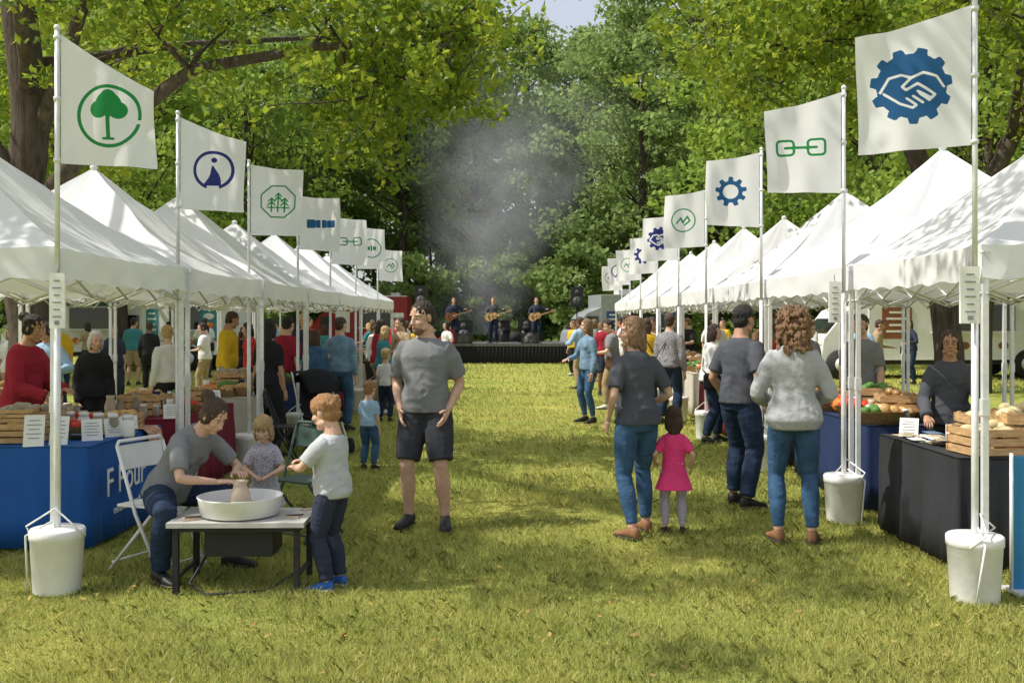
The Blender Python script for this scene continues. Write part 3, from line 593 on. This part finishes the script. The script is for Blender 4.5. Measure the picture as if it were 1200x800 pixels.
def jar(x,y,z,r,h,mat,kind):
    p=PB()
    if kind==0: p.lathe((0,0,0),[(r*.9,0),(r,.02),(r,h*.7),(r*.7,h*.82),(r*.75,h*.84),(r*.75,h),(0.01,h)],0,12); p.lathe((0,0,h*.84),[(r*.78,0),(r*.78,h*.17),(.005,h*.17)],1,12); nm='jar'
    elif kind==1: p.lathe((0,0,0),[(r*.5,0),(r*.9,h*.25),(r,h*.5),(r*.6,h*.85),(r*.75,h),(r*.6,h*.95),(r*.2,h*.3)],0,14); nm='ceramic_vase'
    elif kind==2:
        p.lathe((0,0,0),[(r*.8,0),(r*1.1,h*.5),(r*1.15,h*.52),(r*1.0,h*.5),(r*.7,h*.1)],0,14)
        for k in range(8): p.ell((r*.6*math.cos(k*.9),r*.6*math.sin(k*.9),h*.5+.01*(k%3)),(r*.36,r*.28,r*.26),1,8,6,R=Matrix.Rotation(k,3,'Z'))
        p.ell((0,0,h*.62),(r*.4,r*.3,r*.28),1,8,6)
        nm='basket'
    else:
        p.lathe((0,0,0),[(r*.35,0),(r*.85,h*.1),(r,h*.45),(r*.8,h*.8),(r*.2,h*.88)],0,16)
        for k in range(9): p.tube([(r*.5*math.cos(k*.7),r*.5*math.sin(k*.7),h*.86),(r*.98*math.cos(k*.7),r*.98*math.sin(k*.7),h*.45),(r*.6*math.cos(k*.7),r*.6*math.sin(k*.7),h*.05)],r*.13,0,5)
        p.tube([(0,0,h*.8),(.01,0,h*1.1)],r*.1,1,5); nm='pumpkin'
    p.obj(nm,[mat,{0:WPAINT,1:mat,2:[BREAD,GRN,PUM,BREAD,REDP][int(x*37+y*19)%5],3:WOODD}[kind]],None,(x,y,z))
r=random.Random(5)
for t in tabs[:7]+tabs[8:]:
    x0,x1,y0,y1=t[:4]; n=int((y1-y0)*19)
    for k in range(n):
        kd=r.choice([0,0,1,2,2,2,3] if x0>0 else [0,0,0,1,1,2,2]); s=r.uniform(.8,1.2)
        rr_={0:.035,1:.055,2:.12,3:.10}[kd]*s; hh={0:.12,1:.2,2:.18,3:.15}[kd]*s
        jar(r.uniform(x0+.1,x1-.12),r.uniform(y0+.1,y1-.1),.762,rr_,hh,{0:r.choice([GLS,WPLAST,CER,GRN]),1:r.choice([CER,CLAY,WPLAST,TNV]),2:WIC,3:PUM}[kd],kd)
    for k in range(3): crate(r.uniform(x0+.3,x1-.3),y0+(y1-y0)*(.2+.3*k),.762,.38,.28,r.uniform(.14,.3),r.uniform(-.2,.2),r.choice([GLS,BREAD,CER,GRN]))
for k in range(9): jar(-3.62+.075*k,8.38+.12*(k%2)-.04*k,.762,.05,.17,[CER,CLAY,WPLAST][k%3],k%2)
for k in range(5): jar(-3.9+.06*k,7.95+.16*k,.762,.055,.2,[CLAY,CER,TNV][k%3],1)
jar(-3.45,8.02,.762,.13,.18,WIC,2); jar(-3.62,8.62,.762,.12,.2,WIC,2)
jar(3.3,9.1,.762,.16,.22,WIC,2);jar(3.25,9.7,.762,.17,.22,WIC,2);jar(3.3,10.2,.762,.11,.16,PUM,3);jar(3.5,10.5,.762,.12,.17,PUM,3);jar(3.3,10.8,.762,.1,.15,PUM,3)
p=PB(); p.loft([[(-3.35,y_,.772),(-3.07,y_,.775),(-3.03,y_,.74),(-2.99,y_,.55)] for y_ in np.linspace(8.52,8.85,6)],0,False,False); p.obj('patterned_cloth',[M('woven_pattern',(.45,.06,.05),.9,.2,40,col2=(.6,.5,.35))])
p=PB(); p.box((0,0,.43),(.62,.015,.82),0); p.box((0,0,.012),(.66,.2,.022),1); p.tube([(-.32,0,.0),(-.32,0,.86)],.012,1); p.tube([(.32,0,0),(.32,0,.86)],.012,1); p.box((0,-.012,.6),(.4,.004,.06),2); p.box((0,-.012,.48),(.3,.004,.03),2)
p.obj('display_banner',[M('banner_blue',(.03,.2,.42),.6,.1,2),MET,PAPER],None,(3.40,6.35,0),.1)
# ---------------------------------------------------------------- potter's station
p=PB()
p.box((0,0,.425),(.84,.52,.03),0); p.box((0,.0,.395),(.78,.46,.03),1)
for sx in(-1,1):
    for sy in(-1,1): p.box((sx*.37,sy*.22,.19),(.035,.035,.38),1)
p.box((0,-.02,.30),(.42,.30,.17),1); p.box((-.37,0,.10),(.02,.42,.02),1); p.box((.37,0,.10),(.02,.42,.02),1)
p.lathe((-.03,.0,.442),[(.20,0),(.245,.012),(.262,.115),(.268,.125),(.258,.125),(.236,.02),(.12,.015)],2,36)
p.lathe((-.03,.0,.45),[(.02,0),(.15,.02),(.155,.055),(.15,.06),(.01,.06)],3,28)
p.lathe((-.03,.0,.51),[(.06,0),(.068,.02),(.062,.07),(.045,.105),(.040,.125),(.052,.15),(.046,.15),(.03,.12)],4,24)
p.obj('pottery_wheel_table',[M('laminate',(.5,.49,.46),.5,.15,10),BLACK,WPLAST,M('wheel_metal',(.35,.33,.3),.4,.2,10,metal=.5),CLAY],None,(-1.70,6.52,0),.02)
p=PB(); p.tube([(-1.9,6.5,.25),(-2.0,6.35,.05),(-1.85,6.2,.02),(-1.5,6.3,.02),(-1.4,6.9,.02)],.008,0,6); p.obj('power_cable',[BLACK])
for i,(a,b_) in enumerate(((-1.38,6.42),(-2.0,6.35),(-1.34,6.7))): 
    p=PB(); p.box((0,0,.004),(.09,.05,.008),0,.5*i); p.tube([(-.04,.03,.01),(.06,.06,.01)],.006,1,5); p.obj('pottery_tool',[CLAY,WOODD],None,(a,b_,.441))
def chair(x,y,rz,mat):
    p=PB(); r=.012
    for sx in(-1,1):
        p.tube([(sx*.21,-.22,.0),(sx*.21,.0,.40),(sx*.21,.16,.84)],r,0); p.tube([(sx*.18,.26,.0),(sx*.18,-.14,.43)],r,0)
        p.tube([(sx*.21,-.22,.012),(sx*.21,-.20,.02)],.017,0)
    p.tube([(-.21,.16,.84),(-.19,.165,.87),(.19,.165,.87),(.21,.16,.84)],r,0); p.tube([(-.21,-.19,.06),(.21,-.19,.06)],.008,0); p.tube([(-.18,.23,.06),(.18,.23,.06)],.008,0)
    rg=[]
    for k in range(7):
        xx=-.2+.4*k/6; c=.02*(1-((k-3)/3)**2); rg.append([(xx,.125+c,.68),(xx,.165+c,.84),(xx,.177+c,.835),(xx,.137+c,.675)])
    p.loft(rg,0,False); p.loft([[(-.19,-.17,z),(.19,-.17,z),(.2,.17,z),(-.2,.17,z)] for z in(.44,.455)],0,False)
    p.obj('folding_chair',[mat],None,(x,y,0),rz)
chair(-2.40,6.95,rad(66),WPAINT); chair(-1.62,7.95,rad(-30),M('chair_green',(.05,.09,.07),.5)); chair(-4.3,8.3,rad(60),BLACK); chair(-2.7,11.9,rad(100),BLACK)
p=PB()
for sx in(-1,1):
    p.tube([(sx*.25,-.35,.12),(sx*.25,.1,.55),(sx*.24,.45,1.0)],.013,0); p.tube([(sx*.25,.38,.14),(sx*.25,-.05,.5)],.013,0)
    for yy,rw in((-.38,.1),(.38,.14)):
        p.tube([(sx*.27-.02,yy,rw),(sx*.27+.02,yy,rw)],rw,1,18)
p.tube([(-.24,.45,1.0),(.24,.45,1.0)],.018,1); p.loft([[(-.2,-.3,.40),(.2,-.3,.40),(.2,-.3,.46),(-.2,-.3,.46)],[(-.22,.05,.38),(.22,.05,.38),(.22,.05,.46),(-.22,.05,.46)],[(-.2,.25,.85),(.2,.25,.85),(.2,.2,.88),(-.2,.2,.88)]],2,False)
rg=[]
for k in range(9):
    a=rad(10+k*17); rg.append([(xx,.18-.36*math.cos(a)*.9,.72+.34*math.sin(a)*(1-.25*(xx/.24)**2)) for xx in np.linspace(-.24,.24,7)])
p.loft(rg,2,True,False); p.box((0,.1,.22),(.4,.4,.12),2)
p.obj('stroller',[MET,RUB,BK],None,(-2.45,13.1,0),.5)
# ---------------------------------------------------------------- food trucks
def truck(x,y,rz,L,body,title,accent,tsz=.4):
    E=empty('food_truck',(x,y,0),rz); p=PB(); H=2.75; W=2.2
    p.box((0,0,.55+(H-.55)/2),(L,W,H-.55),0); p.box((0,0,.48),(L-.1,W-.2,.14),1)
    cx=-L/2
    p.loft([[(cx,-W/2+.05,.5),(cx,W/2-.05,.5),(cx,W/2-.05,2.2),(cx,-W/2+.05,2.2)],[(cx-.75,-W/2+.1,.5),(cx-.75,W/2-.1,.5),(cx-.6,W/2-.1,1.95),(cx-.6,-W/2+.1,1.95)],[(cx-1.35,-W/2+.15,.5),(cx-1.35,W/2-.15,.5),(cx-1.25,W/2-.15,1.15),(cx-1.25,-W/2+.15,1.15)]],0,False)
    p.box((cx-.35,-W/2+.055,1.6),(.5,.02,.5),2); p.box((cx-1.0,0,1.55),(.02,W-.5,.55),2,R=Matrix.Rotation(rad(52),3,'Y'))
    p.box((cx-1.38,0,.6),(.08,W-.3,.2),1)
    for wx in(cx-.8,L/2-1.1):
        for sy in(-1,1):
            p.tube([(wx,sy*(W/2-.28),.42),(wx,sy*(W/2+.02),.42)],.42,1,22); p.tube([(wx,sy*(W/2+.01),.42),(wx,sy*(W/2+.03),.42)],.2,3,14)
    p.box((.2,-W/2-.005,1.75),(L*.42,.03,.75),2); p.box((.2,-W/2-.15,1.33),(L*.44,.3,.04),3)
    p.loft([[(.2-L*.23,-W/2-.02,2.18),(.2+L*.23,-W/2-.02,2.18),(.2+L*.23,-W/2-.02,2.22),(.2-L*.23,-W/2-.02,2.22)],[(.2-L*.23,-W/2-.8,2.32),(.2+L*.23,-W/2-.8,2.32),(.2+L*.23,-W/2-.8,2.35),(.2-L*.23,-W/2-.8,2.35)]],4,False)
    p.box((L*.33+.1,-W/2-.01,1.5),(.6,.02,1.0),4); p.box((-L*.36,-W/2-.01,1.6),(L*.15,.02,.9),4)
    for k in range(3): p.ell((L*.33+.1,-W/2-.03,1.2+.3*k),(.2,.03,.11),5+(k%2),12,8)
    for k in range(4): p.box((-L*.36,-W/2-.024,1.9-.18*k),(L*(.11 if k%2 else .08),.004,.06),5)
    for k in range(4): p.ell((.2-L*.15+L*.1*k,-W/2-.02,.95),(.15,.02,.11),6-2*(k%2),12,8)
    p.box((-L*.1,0,H+.12),(.8,.8,.24),3); p.box((L*.3,.2,H+.08),(.4,.4,.16),3)
    for zz in(.56,H-.02): p.box((0,-W/2-.008,zz),(L,.016,.04),3)
    p.obj('truck_body',[body,RUB,M('dark_glass',(.02,.025,.03),.1,spec=.8),MET,accent,PAPER,PUM],E)
    text_obj(title,tsz,accent,(-.1,-W/2-.02,2.5),(rad(90),0,0),E)
TR=M('truck_white',(.72,.72,.70),.35,.06,2); TTE=M('truck_teal',(.05,.25,.3),.5)
truck(13.0,30.5,rad(4),5.8,TR,'TAVERN KITCHEN',M('truck_brown',(.25,.09,.04),.5),.36); truck(-15.2,38,rad(-5),4.2,TR,'FOOD GARDEN',TTE,.34)
truck(-10.8,35,rad(-10),2.8,TR,'KETTLE CORN',TTE,.26); truck(-6.2,46,rad(0),3.2,M('truck_darkred',(.3,.03,.03),.4),'BBQ',WPAINT,.4); truck(5.2,44,rad(10),3.4,M('truck_silver',(.4,.42,.45),.3,metal=.3),'ICE CREAM',M('truck_blue',(.05,.1,.3),.5),.3)
# ---------------------------------------------------------------- vegetation
def quads(name,C,size,mat,flat=.4,asp=.55,parent=None,link=True):
    n=len(C); nr=RNG.normal(size=(n,3)); nr[:,2]+=flat*np.sign(RNG.normal(size=n)+1.0)*1.5; nr/=np.linalg.norm(nr,axis=1,keepdims=True)
    a=np.cross(nr,RNG.normal(size=(n,3))); a/=np.linalg.norm(a,axis=1,keepdims=True); b=np.cross(nr,a); s=(size*RNG.uniform(.65,1.3,n))[:,None]
    V=np.stack([C-a*s*.5,C+b*s*asp*.5-nr*s*.06,C+a*s*.5,C-b*s*asp*.5-nr*s*.06],1).reshape(-1,3)
    me=D.meshes.new(name); me.vertices.add(4*n); me.vertices.foreach_set('co',V.astype(np.float32).ravel()); me.loops.add(4*n); me.loops.foreach_set('vertex_index',np.arange(4*n,dtype=np.int32))
    me.polygons.add(n); me.polygons.foreach_set('loop_start',np.arange(0,4*n,4,dtype=np.int32)); me.update(calc_edges=True); me.materials.append(mat)
    if not link: return me
    o=D.objects.new(name,me); COL.objects.link(o); 
    if parent: o.parent=parent
    return o
LF1=M('leaves_near',(.11,.24,.02),.5,.3,1.2,transl=.58,spec=.3,col2=(.36,.46,.04),isl=[(.05,.14,.02),(.13,.28,.03),(.26,.42,.04),(.50,.52,.05)])
LF2=M('leaves_mid',(.19,.32,.05),.55,.3,.35,transl=.52,spec=.25,col2=(.44,.54,.09),isl=[(.11,.22,.04),(.22,.37,.06),(.38,.51,.09)])
LF3=M('leaves_forest',(.22,.33,.10),.6,.3,.2,transl=.48,spec=.2,col2=(.44,.54,.17),isl=[(.14,.24,.08),(.24,.37,.12),(.37,.49,.16)])
def cloud(clusters,per):
    out=[]
    for c,r,k in clusters:
        n=int(per*k); d=RNG.normal(size=(n,3)); d/=np.linalg.norm(d,axis=1,keepdims=True); rr_=r*RNG.uniform(.25,1.0,n)**.6
        q=d*rr_[:,None]*np.array([1,1,.62]); out.append(np.array(c)+q)
    return np.concatenate(out)
def branch(p,a,b,r0,r1,wob=.12,n=6,sd=8):
    a=Vector(a);b=Vector(b); L=(b-a).length; pts=[];rs=[]
    for i in range(n+1):
        t=i/n; q=a.lerp(b,t); w=math.sin(math.pi*t)*wob*L; q+=Vector((noise.noise(q*.9+Vector((3,0,0))),noise.noise(q*.9+Vector((0,7,0))),noise.noise(q*.9)+.35))*w; pts.append(q); rs.append(r0+(r1-r0)*t)
    p.tube(pts,rs,0,sd); return pts
def bigtree(name,limbs,regions,seed,per,leaf):
    R=np.random.default_rng(seed); E=empty(name); p=PB(); nodes=[]
    for pts,r0,r1 in limbs:
        n=len(pts); fine=[]; 
        for i in range(n-1):
            for k in range(4): fine.append(Vector(pts[i]).lerp(Vector(pts[i+1]),k/4))
        fine.append(Vector(pts[-1])); m=len(fine)
        fine=[f+Vector((noise.noise(f*1.1),noise.noise(f*1.1+Vector((9,0,0))),0))*.10 for f in fine]
        rs=[r0+(r1-r0)*(i/(m-1))**.7 for i in range(m)]
        if pts[0][2]<.1: rs[0]*=1.5; rs[1]*=1.1
        p.tube(fine,rs,0,14); nodes+=[(f,rs[i]) for i,f in enumerate(fine) if f.z>2.8]
    cl=[]
    for (x0,x1,y0,y1,z0,z1,cnt,k) in regions:
        for i in range(cnt):
            c=Vector((R.uniform(x0,x1),R.uniform(y0,y1),R.uniform(z0,z1))); r_=R.uniform(.4,.9); 
            nd=min(nodes,key=lambda q:(q[0]-c).length); rb=min(nd[1]*.6,.05)
            pts=branch(p,nd[0],c,rb,.008,.18,6,6)
            if i%2==0: nodes+=[(q,.03) for q in pts[2:5]]
            for j in range(3):
                t=Vector(pts[3+j])+Vector(R.normal(size=3))*.5; branch(p,pts[3+j],t,.012,.004,.1,3,4); cl.append((tuple(t),r_*.55,k*.5))
            cl.append((tuple(c),r_,k))
    p.obj('trunk_and_limbs',[BARK],E); quads('foliage',cloud(cl,per),leaf,LF1,.5,.6,E)
bigtree('maple_tree',[([(-6.35,13.6,0),(-6.4,13.6,1.5),(-6.45,13.5,3),(-6.3,13.4,4.6),(-6.6,13.2,7.5)],.35,.20),
  ([(-6.4,13.5,2.9),(-5.2,13.1,4.1),(-3.9,12.6,4.75),(-2.4,12.2,4.95),(-.8,11.9,4.85)],.15,.03),
  ([(-6.3,13.5,4.0),(-5.2,12.5,5.6),(-3.5,11.5,6.8),(-1.5,10.8,7.2)],.12,.03),
  ([(-6.3,13.4,4.6),(-5.4,11,6.0),(-4.6,8.5,6.9),(-3.6,6.0,7.0)],.12,.03),([(-5.4,11,6.0),(-7.2,8.5,6.6),(-8.2,6,6.9)],.08,.03),
  ([(-6.4,13.5,3.4),(-7.4,12.8,4.8),(-8.2,12,6.5)],.15,.04),([(-6.4,13.4,5),(-4.6,14.6,5.6),(-2.6,15.6,6.0)],.09,.03)],
  [(-8.8,-5.4,14.0,17,4.2,6.6,18,1),(-5.2,-1.6,10.5,14,4.9,6.2,22,1),(-2.2,-.3,11,13.5,3.9,5.4,15,1),(-6,-1.5,9.5,13,6.3,7.6,3,.9),(-8.0,-2.6,5.6,6.9,5.6,7.0,15,1.25),(-7.0,-2.2,7.8,9.0,5.6,7.0,10,1.2)],3,125,.12)  # nearest regions: out-of-frame leaf clusters added to cast dapples on the foreground grass
bigtree('maple_tree',[([(6.85,16,0),(6.8,16,1.6),(6.6,15.8,3),(5.9,15.2,4.4),(4.7,14.2,6.0),(3.8,13.5,7.6)],.27,.09),
  ([(6.7,15.9,2.6),(7.5,15.6,4.2),(8.2,15,6),(8.6,14.6,8)],.17,.07),([(5.6,15,4.9),(4.2,15,5.6),(2.6,14.6,6.0)],.08,.03),([(7.6,15.6,4.4),(6.9,14,5.2),(6.4,12,5.8)],.09,.03),
  ([(4.7,14.2,6.0),(3.0,11,7.0),(1.6,8,7.4)],.08,.02)],
  [(4.6,9.5,11,16,4.9,6.4,28,1),(2.4,5,12,16,5.0,6.4,22,1),(7,10.5,13,17,3.8,5.5,13,1),(3,9,10,16,6.4,7.8,5,.9),(-1.6,2.5,5.6,7.0,6.0,7.6,7,1.1)],5,135,.12)  # last region: unseen clusters, added above the frame to dapple the foreground
def archetype(seed,H,Rw,z0,ncl,per,leaf,mat,trunk_r):
    R=np.random.default_rng(seed); p=PB(); top=H*.9
    branch(p,(0,0,-.1),(R.uniform(-.4,.4),R.uniform(-.4,.4),top),trunk_r,.04,.03,8,10); cl=[]
    for i in range(ncl):
        t=R.uniform(0,1)**.85; z=z0+(H-z0)*t; w=Rw*(math.sin(math.pi*min(.98,(t*.78+.2)))**.7)*R.uniform(.25,1); a=R.uniform(0,6.283)
        c=(w*math.cos(a),w*math.sin(a),z); r_=R.uniform(.7,1.5)*Rw/4.5; cl.append((c,r_,1))
        if i%2==0: branch(p,(0,0,max(z0*.6,z-w*.7)),c,trunk_r*.22,.02,.08,4,5)
    me=quads('foliage',cloud(cl,per),leaf,mat,.35,.7,None,False); return p.mesh('trunk_and_limbs',[BARK]),me
def place(A,x,y,s,rz,name,parent=None,sz=1.):
    E=empty(name,(x,y,0),rz,s); E.scale=(s,s,s*sz)
    if parent: E.parent=parent
    for nm,me in(('trunk_and_limbs',A[0]),('foliage',A[1])): o=D.objects.new(nm,me); COL.objects.link(o); o.parent=E
MA=[archetype(20+i,12,4.2,2.6,75,120,.24,LF2,.24) for i in range(3)]
FA=[archetype(40+i,21,5.0,4+2*i%5,110,125,.32,LF3,.26) for i in range(4)]
BU=[archetype(60+i,4.5,2.6,.3,45,100,.26,LF3,.06) for i in range(2)]
for x,y,s,k in((-14,24,.95,0),(-18,29,1.1,1),(-13,34,1.05,2),(-23,34,1.2,0),(-17,43,1.2,1),(-11.5,45,1.15,2),(11,24,.95,1),(18,28,1.1,2),(22,34,1.2,0),(9.5,37,1.1,0),(15,43,1.2,2),(-13.5,17,.8,1),(13,19,.85,0)):
    place(MA[k],x,y,s,x*1.7,'maple_tree')
F=empty('forest'); r=random.Random(9)
for row,(y0,n,w) in enumerate(((54,15,52),(63,16,64),(73,17,76),(86,18,90))):
    for i in range(n):
        x=-w+2*w*(i+.5)/n+r.uniform(-1.6,1.6)
        if row<2 and abs(x-0.2)<2.0: x+=1.6*(1 if x>0.2 else -1)
        s=r.uniform(.85,1.2)*(1+.02*abs(x)*0.3)
        if row==0 and abs(x)<9: s*=.88
        place(FA[r.randrange(4)],x,y0+r.uniform(-3,3),s,r.uniform(0,6),'forest_tree',F)
for i in range(40): 
    x=-50+i*2.5+r.uniform(-1,1); place(BU[i%2],x,50+r.uniform(-2.5,3),r.uniform(.6,1.1),r.uniform(0,6),'shrub',F)
for i in range(30): place(BU[i%2],-58+i*4+r.uniform(-1,1),66,1.9,r.uniform(0,6),'shrub',F)
# ---------------------------------------------------------------- ground
m=D.materials.new('grass_ground'); m.use_nodes=True; nt=m.node_tree; N=nt.nodes; L=nt.links; b=N['Principled BSDF']; b.inputs['Roughness'].default_value=.95; b.inputs['Specular IOR Level'].default_value=.1
tc=N.new('ShaderNodeTexCoord')
def nz(s,d=6): 
    n=N.new('ShaderNodeTexNoise'); n.inputs['Scale'].default_value=s; n.inputs['Detail'].default_value=d; n.inputs['Roughness'].default_value=.65; L.new(tc.outputs['Object'],n.inputs['Vector']); return n
def ramp(src,a,ca,b_,cb):
    c=N.new('ShaderNodeValToRGB'); c.color_ramp.elements[0].position=a; c.color_ramp.elements[0].color=ca+(1,); c.color_ramp.elements[1].position=b_; c.color_ramp.elements[1].color=cb+(1,); L.new(src.outputs['Fac'],c.inputs[0]); return c
c1=ramp(nz(.7),.38,(.24,.32,.05),.62,(.52,.48,.11)); c2=ramp(nz(30,8),.35,(.11,.17,.03),.65,(.58,.54,.16))
mx=N.new('ShaderNodeMix'); mx.data_type='RGBA'; mx.inputs[0].default_value=.5; L.new(c1.outputs[0],mx.inputs[6]); L.new(c2.outputs[0],mx.inputs[7]); L.new(mx.outputs[2],b.inputs['Base Color'])
bp=N.new('ShaderNodeBump'); bp.inputs['Strength'].default_value=.9; bp.inputs['Distance'].default_value=.04; L.new(nz(45,8).outputs['Fac'],bp.inputs['Height']); L.new(bp.outputs[0],b.inputs['Normal'])
p=PB(); g=[]; xs=list(np.linspace(-400,-20,10))+list(np.linspace(-16,16,65))+list(np.linspace(20,400,10)); ys=list(np.linspace(-200,-10,6))+list(np.linspace(-5,45,101))+list(np.linspace(50,500,12))
for y in ys:
    for x in xs: g.append((x,y,(.035*noise.noise(Vector((x*.6,y*.6,0)))-.012) if abs(x)<17 and -5<y<46 else -.012))
W_=len(xs); p.add(g,[(j*W_+i,j*W_+i+1,(j+1)*W_+i+1,(j+1)*W_+i) for j in range(len(ys)-1) for i in range(W_-1)],0,True); p.obj('grass_lawn',[m])
GB=M('grass_blades',(.34,.44,.055),.6,.3,.8,transl=.4,spec=.25,col2=(.68,.64,.16),isl=[(.12,.21,.025),(.30,.43,.05),(.50,.56,.09),(.76,.70,.32)])
def blades(name,n,x0,x1,y0,y1,h,w,seed,pw=1.):
    R=np.random.default_rng(seed); y=y0+(y1-y0)*R.uniform(0,1,n)**pw; lim=np.minimum(np.maximum(abs(x0),abs(x1)),.53*y+.3); x=R.uniform(-1,1,n)*lim
    cl=np.sin(x*5.1+np.sin(y*3.3)*2)+np.sin(y*4.7+x*2.1)+np.sin(x*13+y*9)*.5; hh=h*R.uniform(.4,1.3,n)*(1+.22*cl); a=R.uniform(0,6.283,n); ln=R.normal(0,.7,(n,2))*hh[:,None]
    base=np.stack([x,y,np.full(n,-.02)],1); dx=np.stack([np.cos(a)*w,np.sin(a)*w,np.zeros(n)],1)*R.uniform(.6,1.3,n)[:,None]
    mid=base+np.stack([ln[:,0]*.35,ln[:,1]*.35,hh*.6+.015],1); tip=base+np.stack([ln[:,0],ln[:,1],hh+.015],1)
    V=np.stack([base-dx,base+dx,mid+dx*.7,tip,mid-dx*.7],1).reshape(-1,3)
    me=D.meshes.new(name); me.vertices.add(5*n); me.vertices.foreach_set('co',V.astype(np.float32).ravel()); me.loops.add(5*n); me.loops.foreach_set('vertex_index',np.arange(5*n,dtype=np.int32))
    me.polygons.add(n); me.polygons.foreach_set('loop_start',np.arange(0,5*n,5,dtype=np.int32)); me.update(calc_edges=True); me.materials.append(GB)
    o=D.objects.new(name,me); COL.objects.link(o)
blades('grass',270000,-5,5,3.6,10,.036,.0022,1,1.2); blades('grass',120000,-9,9,10,24,.042,.0050,2,1.2); blades('grass',50000,-16,16,24,46,.05,.012,3)
C=np.stack([RNG.uniform(-5,5,900),RNG.uniform(3.8,14,900),RNG.uniform(.02,.045,900)],1)
quads('fallen_leaves',C,.045,M('dry_leaf',(.25,.15,.05),.8,.3,20,col2=(.4,.3,.08)),2.)
# ---------------------------------------------------------------- smoke
m=D.materials.new('smoke_volume'); m.use_nodes=True; nt=m.node_tree; N=nt.nodes; L=nt.links; N.clear(); o=N.new('ShaderNodeOutputMaterial'); v=N.new('ShaderNodeVolumePrincipled'); v.inputs['Color'].default_value=(.92,.96,1,1); v.inputs['Anisotropy'].default_value=.0
tc=N.new('ShaderNodeTexCoord'); n1=N.new('ShaderNodeTexNoise'); n1.inputs['Scale'].default_value=.42; n1.inputs['Detail'].default_value=5; n1.inputs['Distortion'].default_value=1.2; L.new(tc.outputs['Object'],n1.inputs['Vector'])
r1=N.new('ShaderNodeMapRange'); r1.inputs[1].default_value=.34; r1.inputs[2].default_value=.78; L.new(n1.outputs['Fac'],r1.inputs[0])
sep=N.new('ShaderNodeSeparateXYZ'); L.new(tc.outputs['Object'],sep.inputs[0])
def mth(op,a,b_=None):
    q=N.new('ShaderNodeMath'); q.operation=op
    for i,s_ in enumerate((a,b_)):
        if s_ is None: continue
        if isinstance(s_,(int,float)): q.inputs[i].default_value=s_
        else: L.new(s_,q.inputs[i])
    return q.outputs[0]
X_,Y_,Z_=sep.outputs
hw=mth('ADD',mth('MULTIPLY',Z_,.40),2.2); rx=mth('DIVIDE',mth('ADD',X_,mth('MULTIPLY',Z_,-.24)),hw); ry=mth('DIVIDE',Y_,hw)
d2=mth('ADD',mth('MULTIPLY',rx,rx),mth('MULTIPLY',ry,ry)); fo=mth('MAXIMUM',mth('SUBTRACT',1,d2),0); fo=mth('MULTIPLY',fo,fo); fz=mth('MAXIMUM',mth('SUBTRACT',1,mth('DIVIDE',Z_,12)),0)
L.new(mth('MULTIPLY',mth('MULTIPLY',mth('MULTIPLY',fo,fz),r1.outputs[0]),.55),v.inputs['Density']); L.new(v.outputs[0],o.inputs['Volume'])
try: m.cycles.volume_step_rate=3.0
except Exception as e: print(e)
p=PB(); p.loft([[(Vector((cx+r_*math.cos(2*math.pi*k/20),r_*math.sin(2*math.pi*k/20),z_))) for k in range(20)] for cx,r_,z_ in((0,2.2,0),(.72,3.4,3),(1.68,5.0,7),(2.88,7.0,12))],0); sm=p.obj('smoke',[m],None,(-1.9,48.4,1.0))
# ---------------------------------------------------------------- light, world, camera
az=rad(-100); elv=rad(52) # azimuth clockwise from +Y
S=Vector((math.sin(az)*math.cos(elv),math.cos(az)*math.cos(elv),math.sin(elv)))
sl=D.lights.new('sun','SUN'); sl.energy=5.0; sl.angle=rad(.5); sl.color=(1,.95,.86); so=D.objects.new('sun',sl); COL.objects.link(so); so.rotation_euler=S.to_track_quat('Z','Y').to_euler(); so.location=(0,0,30)
w=D.worlds.new('World'); SC.world=w; w.use_nodes=True; nt=w.node_tree; bg=nt.nodes['Background']; sk=nt.nodes.new('ShaderNodeTexSky'); sk.sky_type='NISHITA'; sk.sun_disc=False; sk.sun_elevation=elv; sk.sun_rotation=az; sk.dust_density=4.0; sk.air_density=1.0
mx=nt.nodes.new('ShaderNodeMix'); mx.data_type='RGBA'; mx.inputs[0].default_value=.5; mx.inputs[7].default_value=(6.4,6.6,7.0,1); nt.links.new(sk.outputs[0],mx.inputs[6])
nt.links.new(mx.outputs[2],bg.inputs[0]); bg.inputs[1].default_value=.15
cam=D.cameras.new('camera'); cam.lens=36; cam.sensor_width=36; cam.shift_y=-25/1200; cam.clip_end=2000; co=D.objects.new('camera',cam); COL.objects.link(co); co.location=(0,0,1.68); co.rotation_euler=(rad(90),0,0); SC.camera=co
SC.view_settings.view_transform='Standard'; SC.view_settings.look='None'; SC.view_settings.exposure=0
print('objects',len(D.objects))
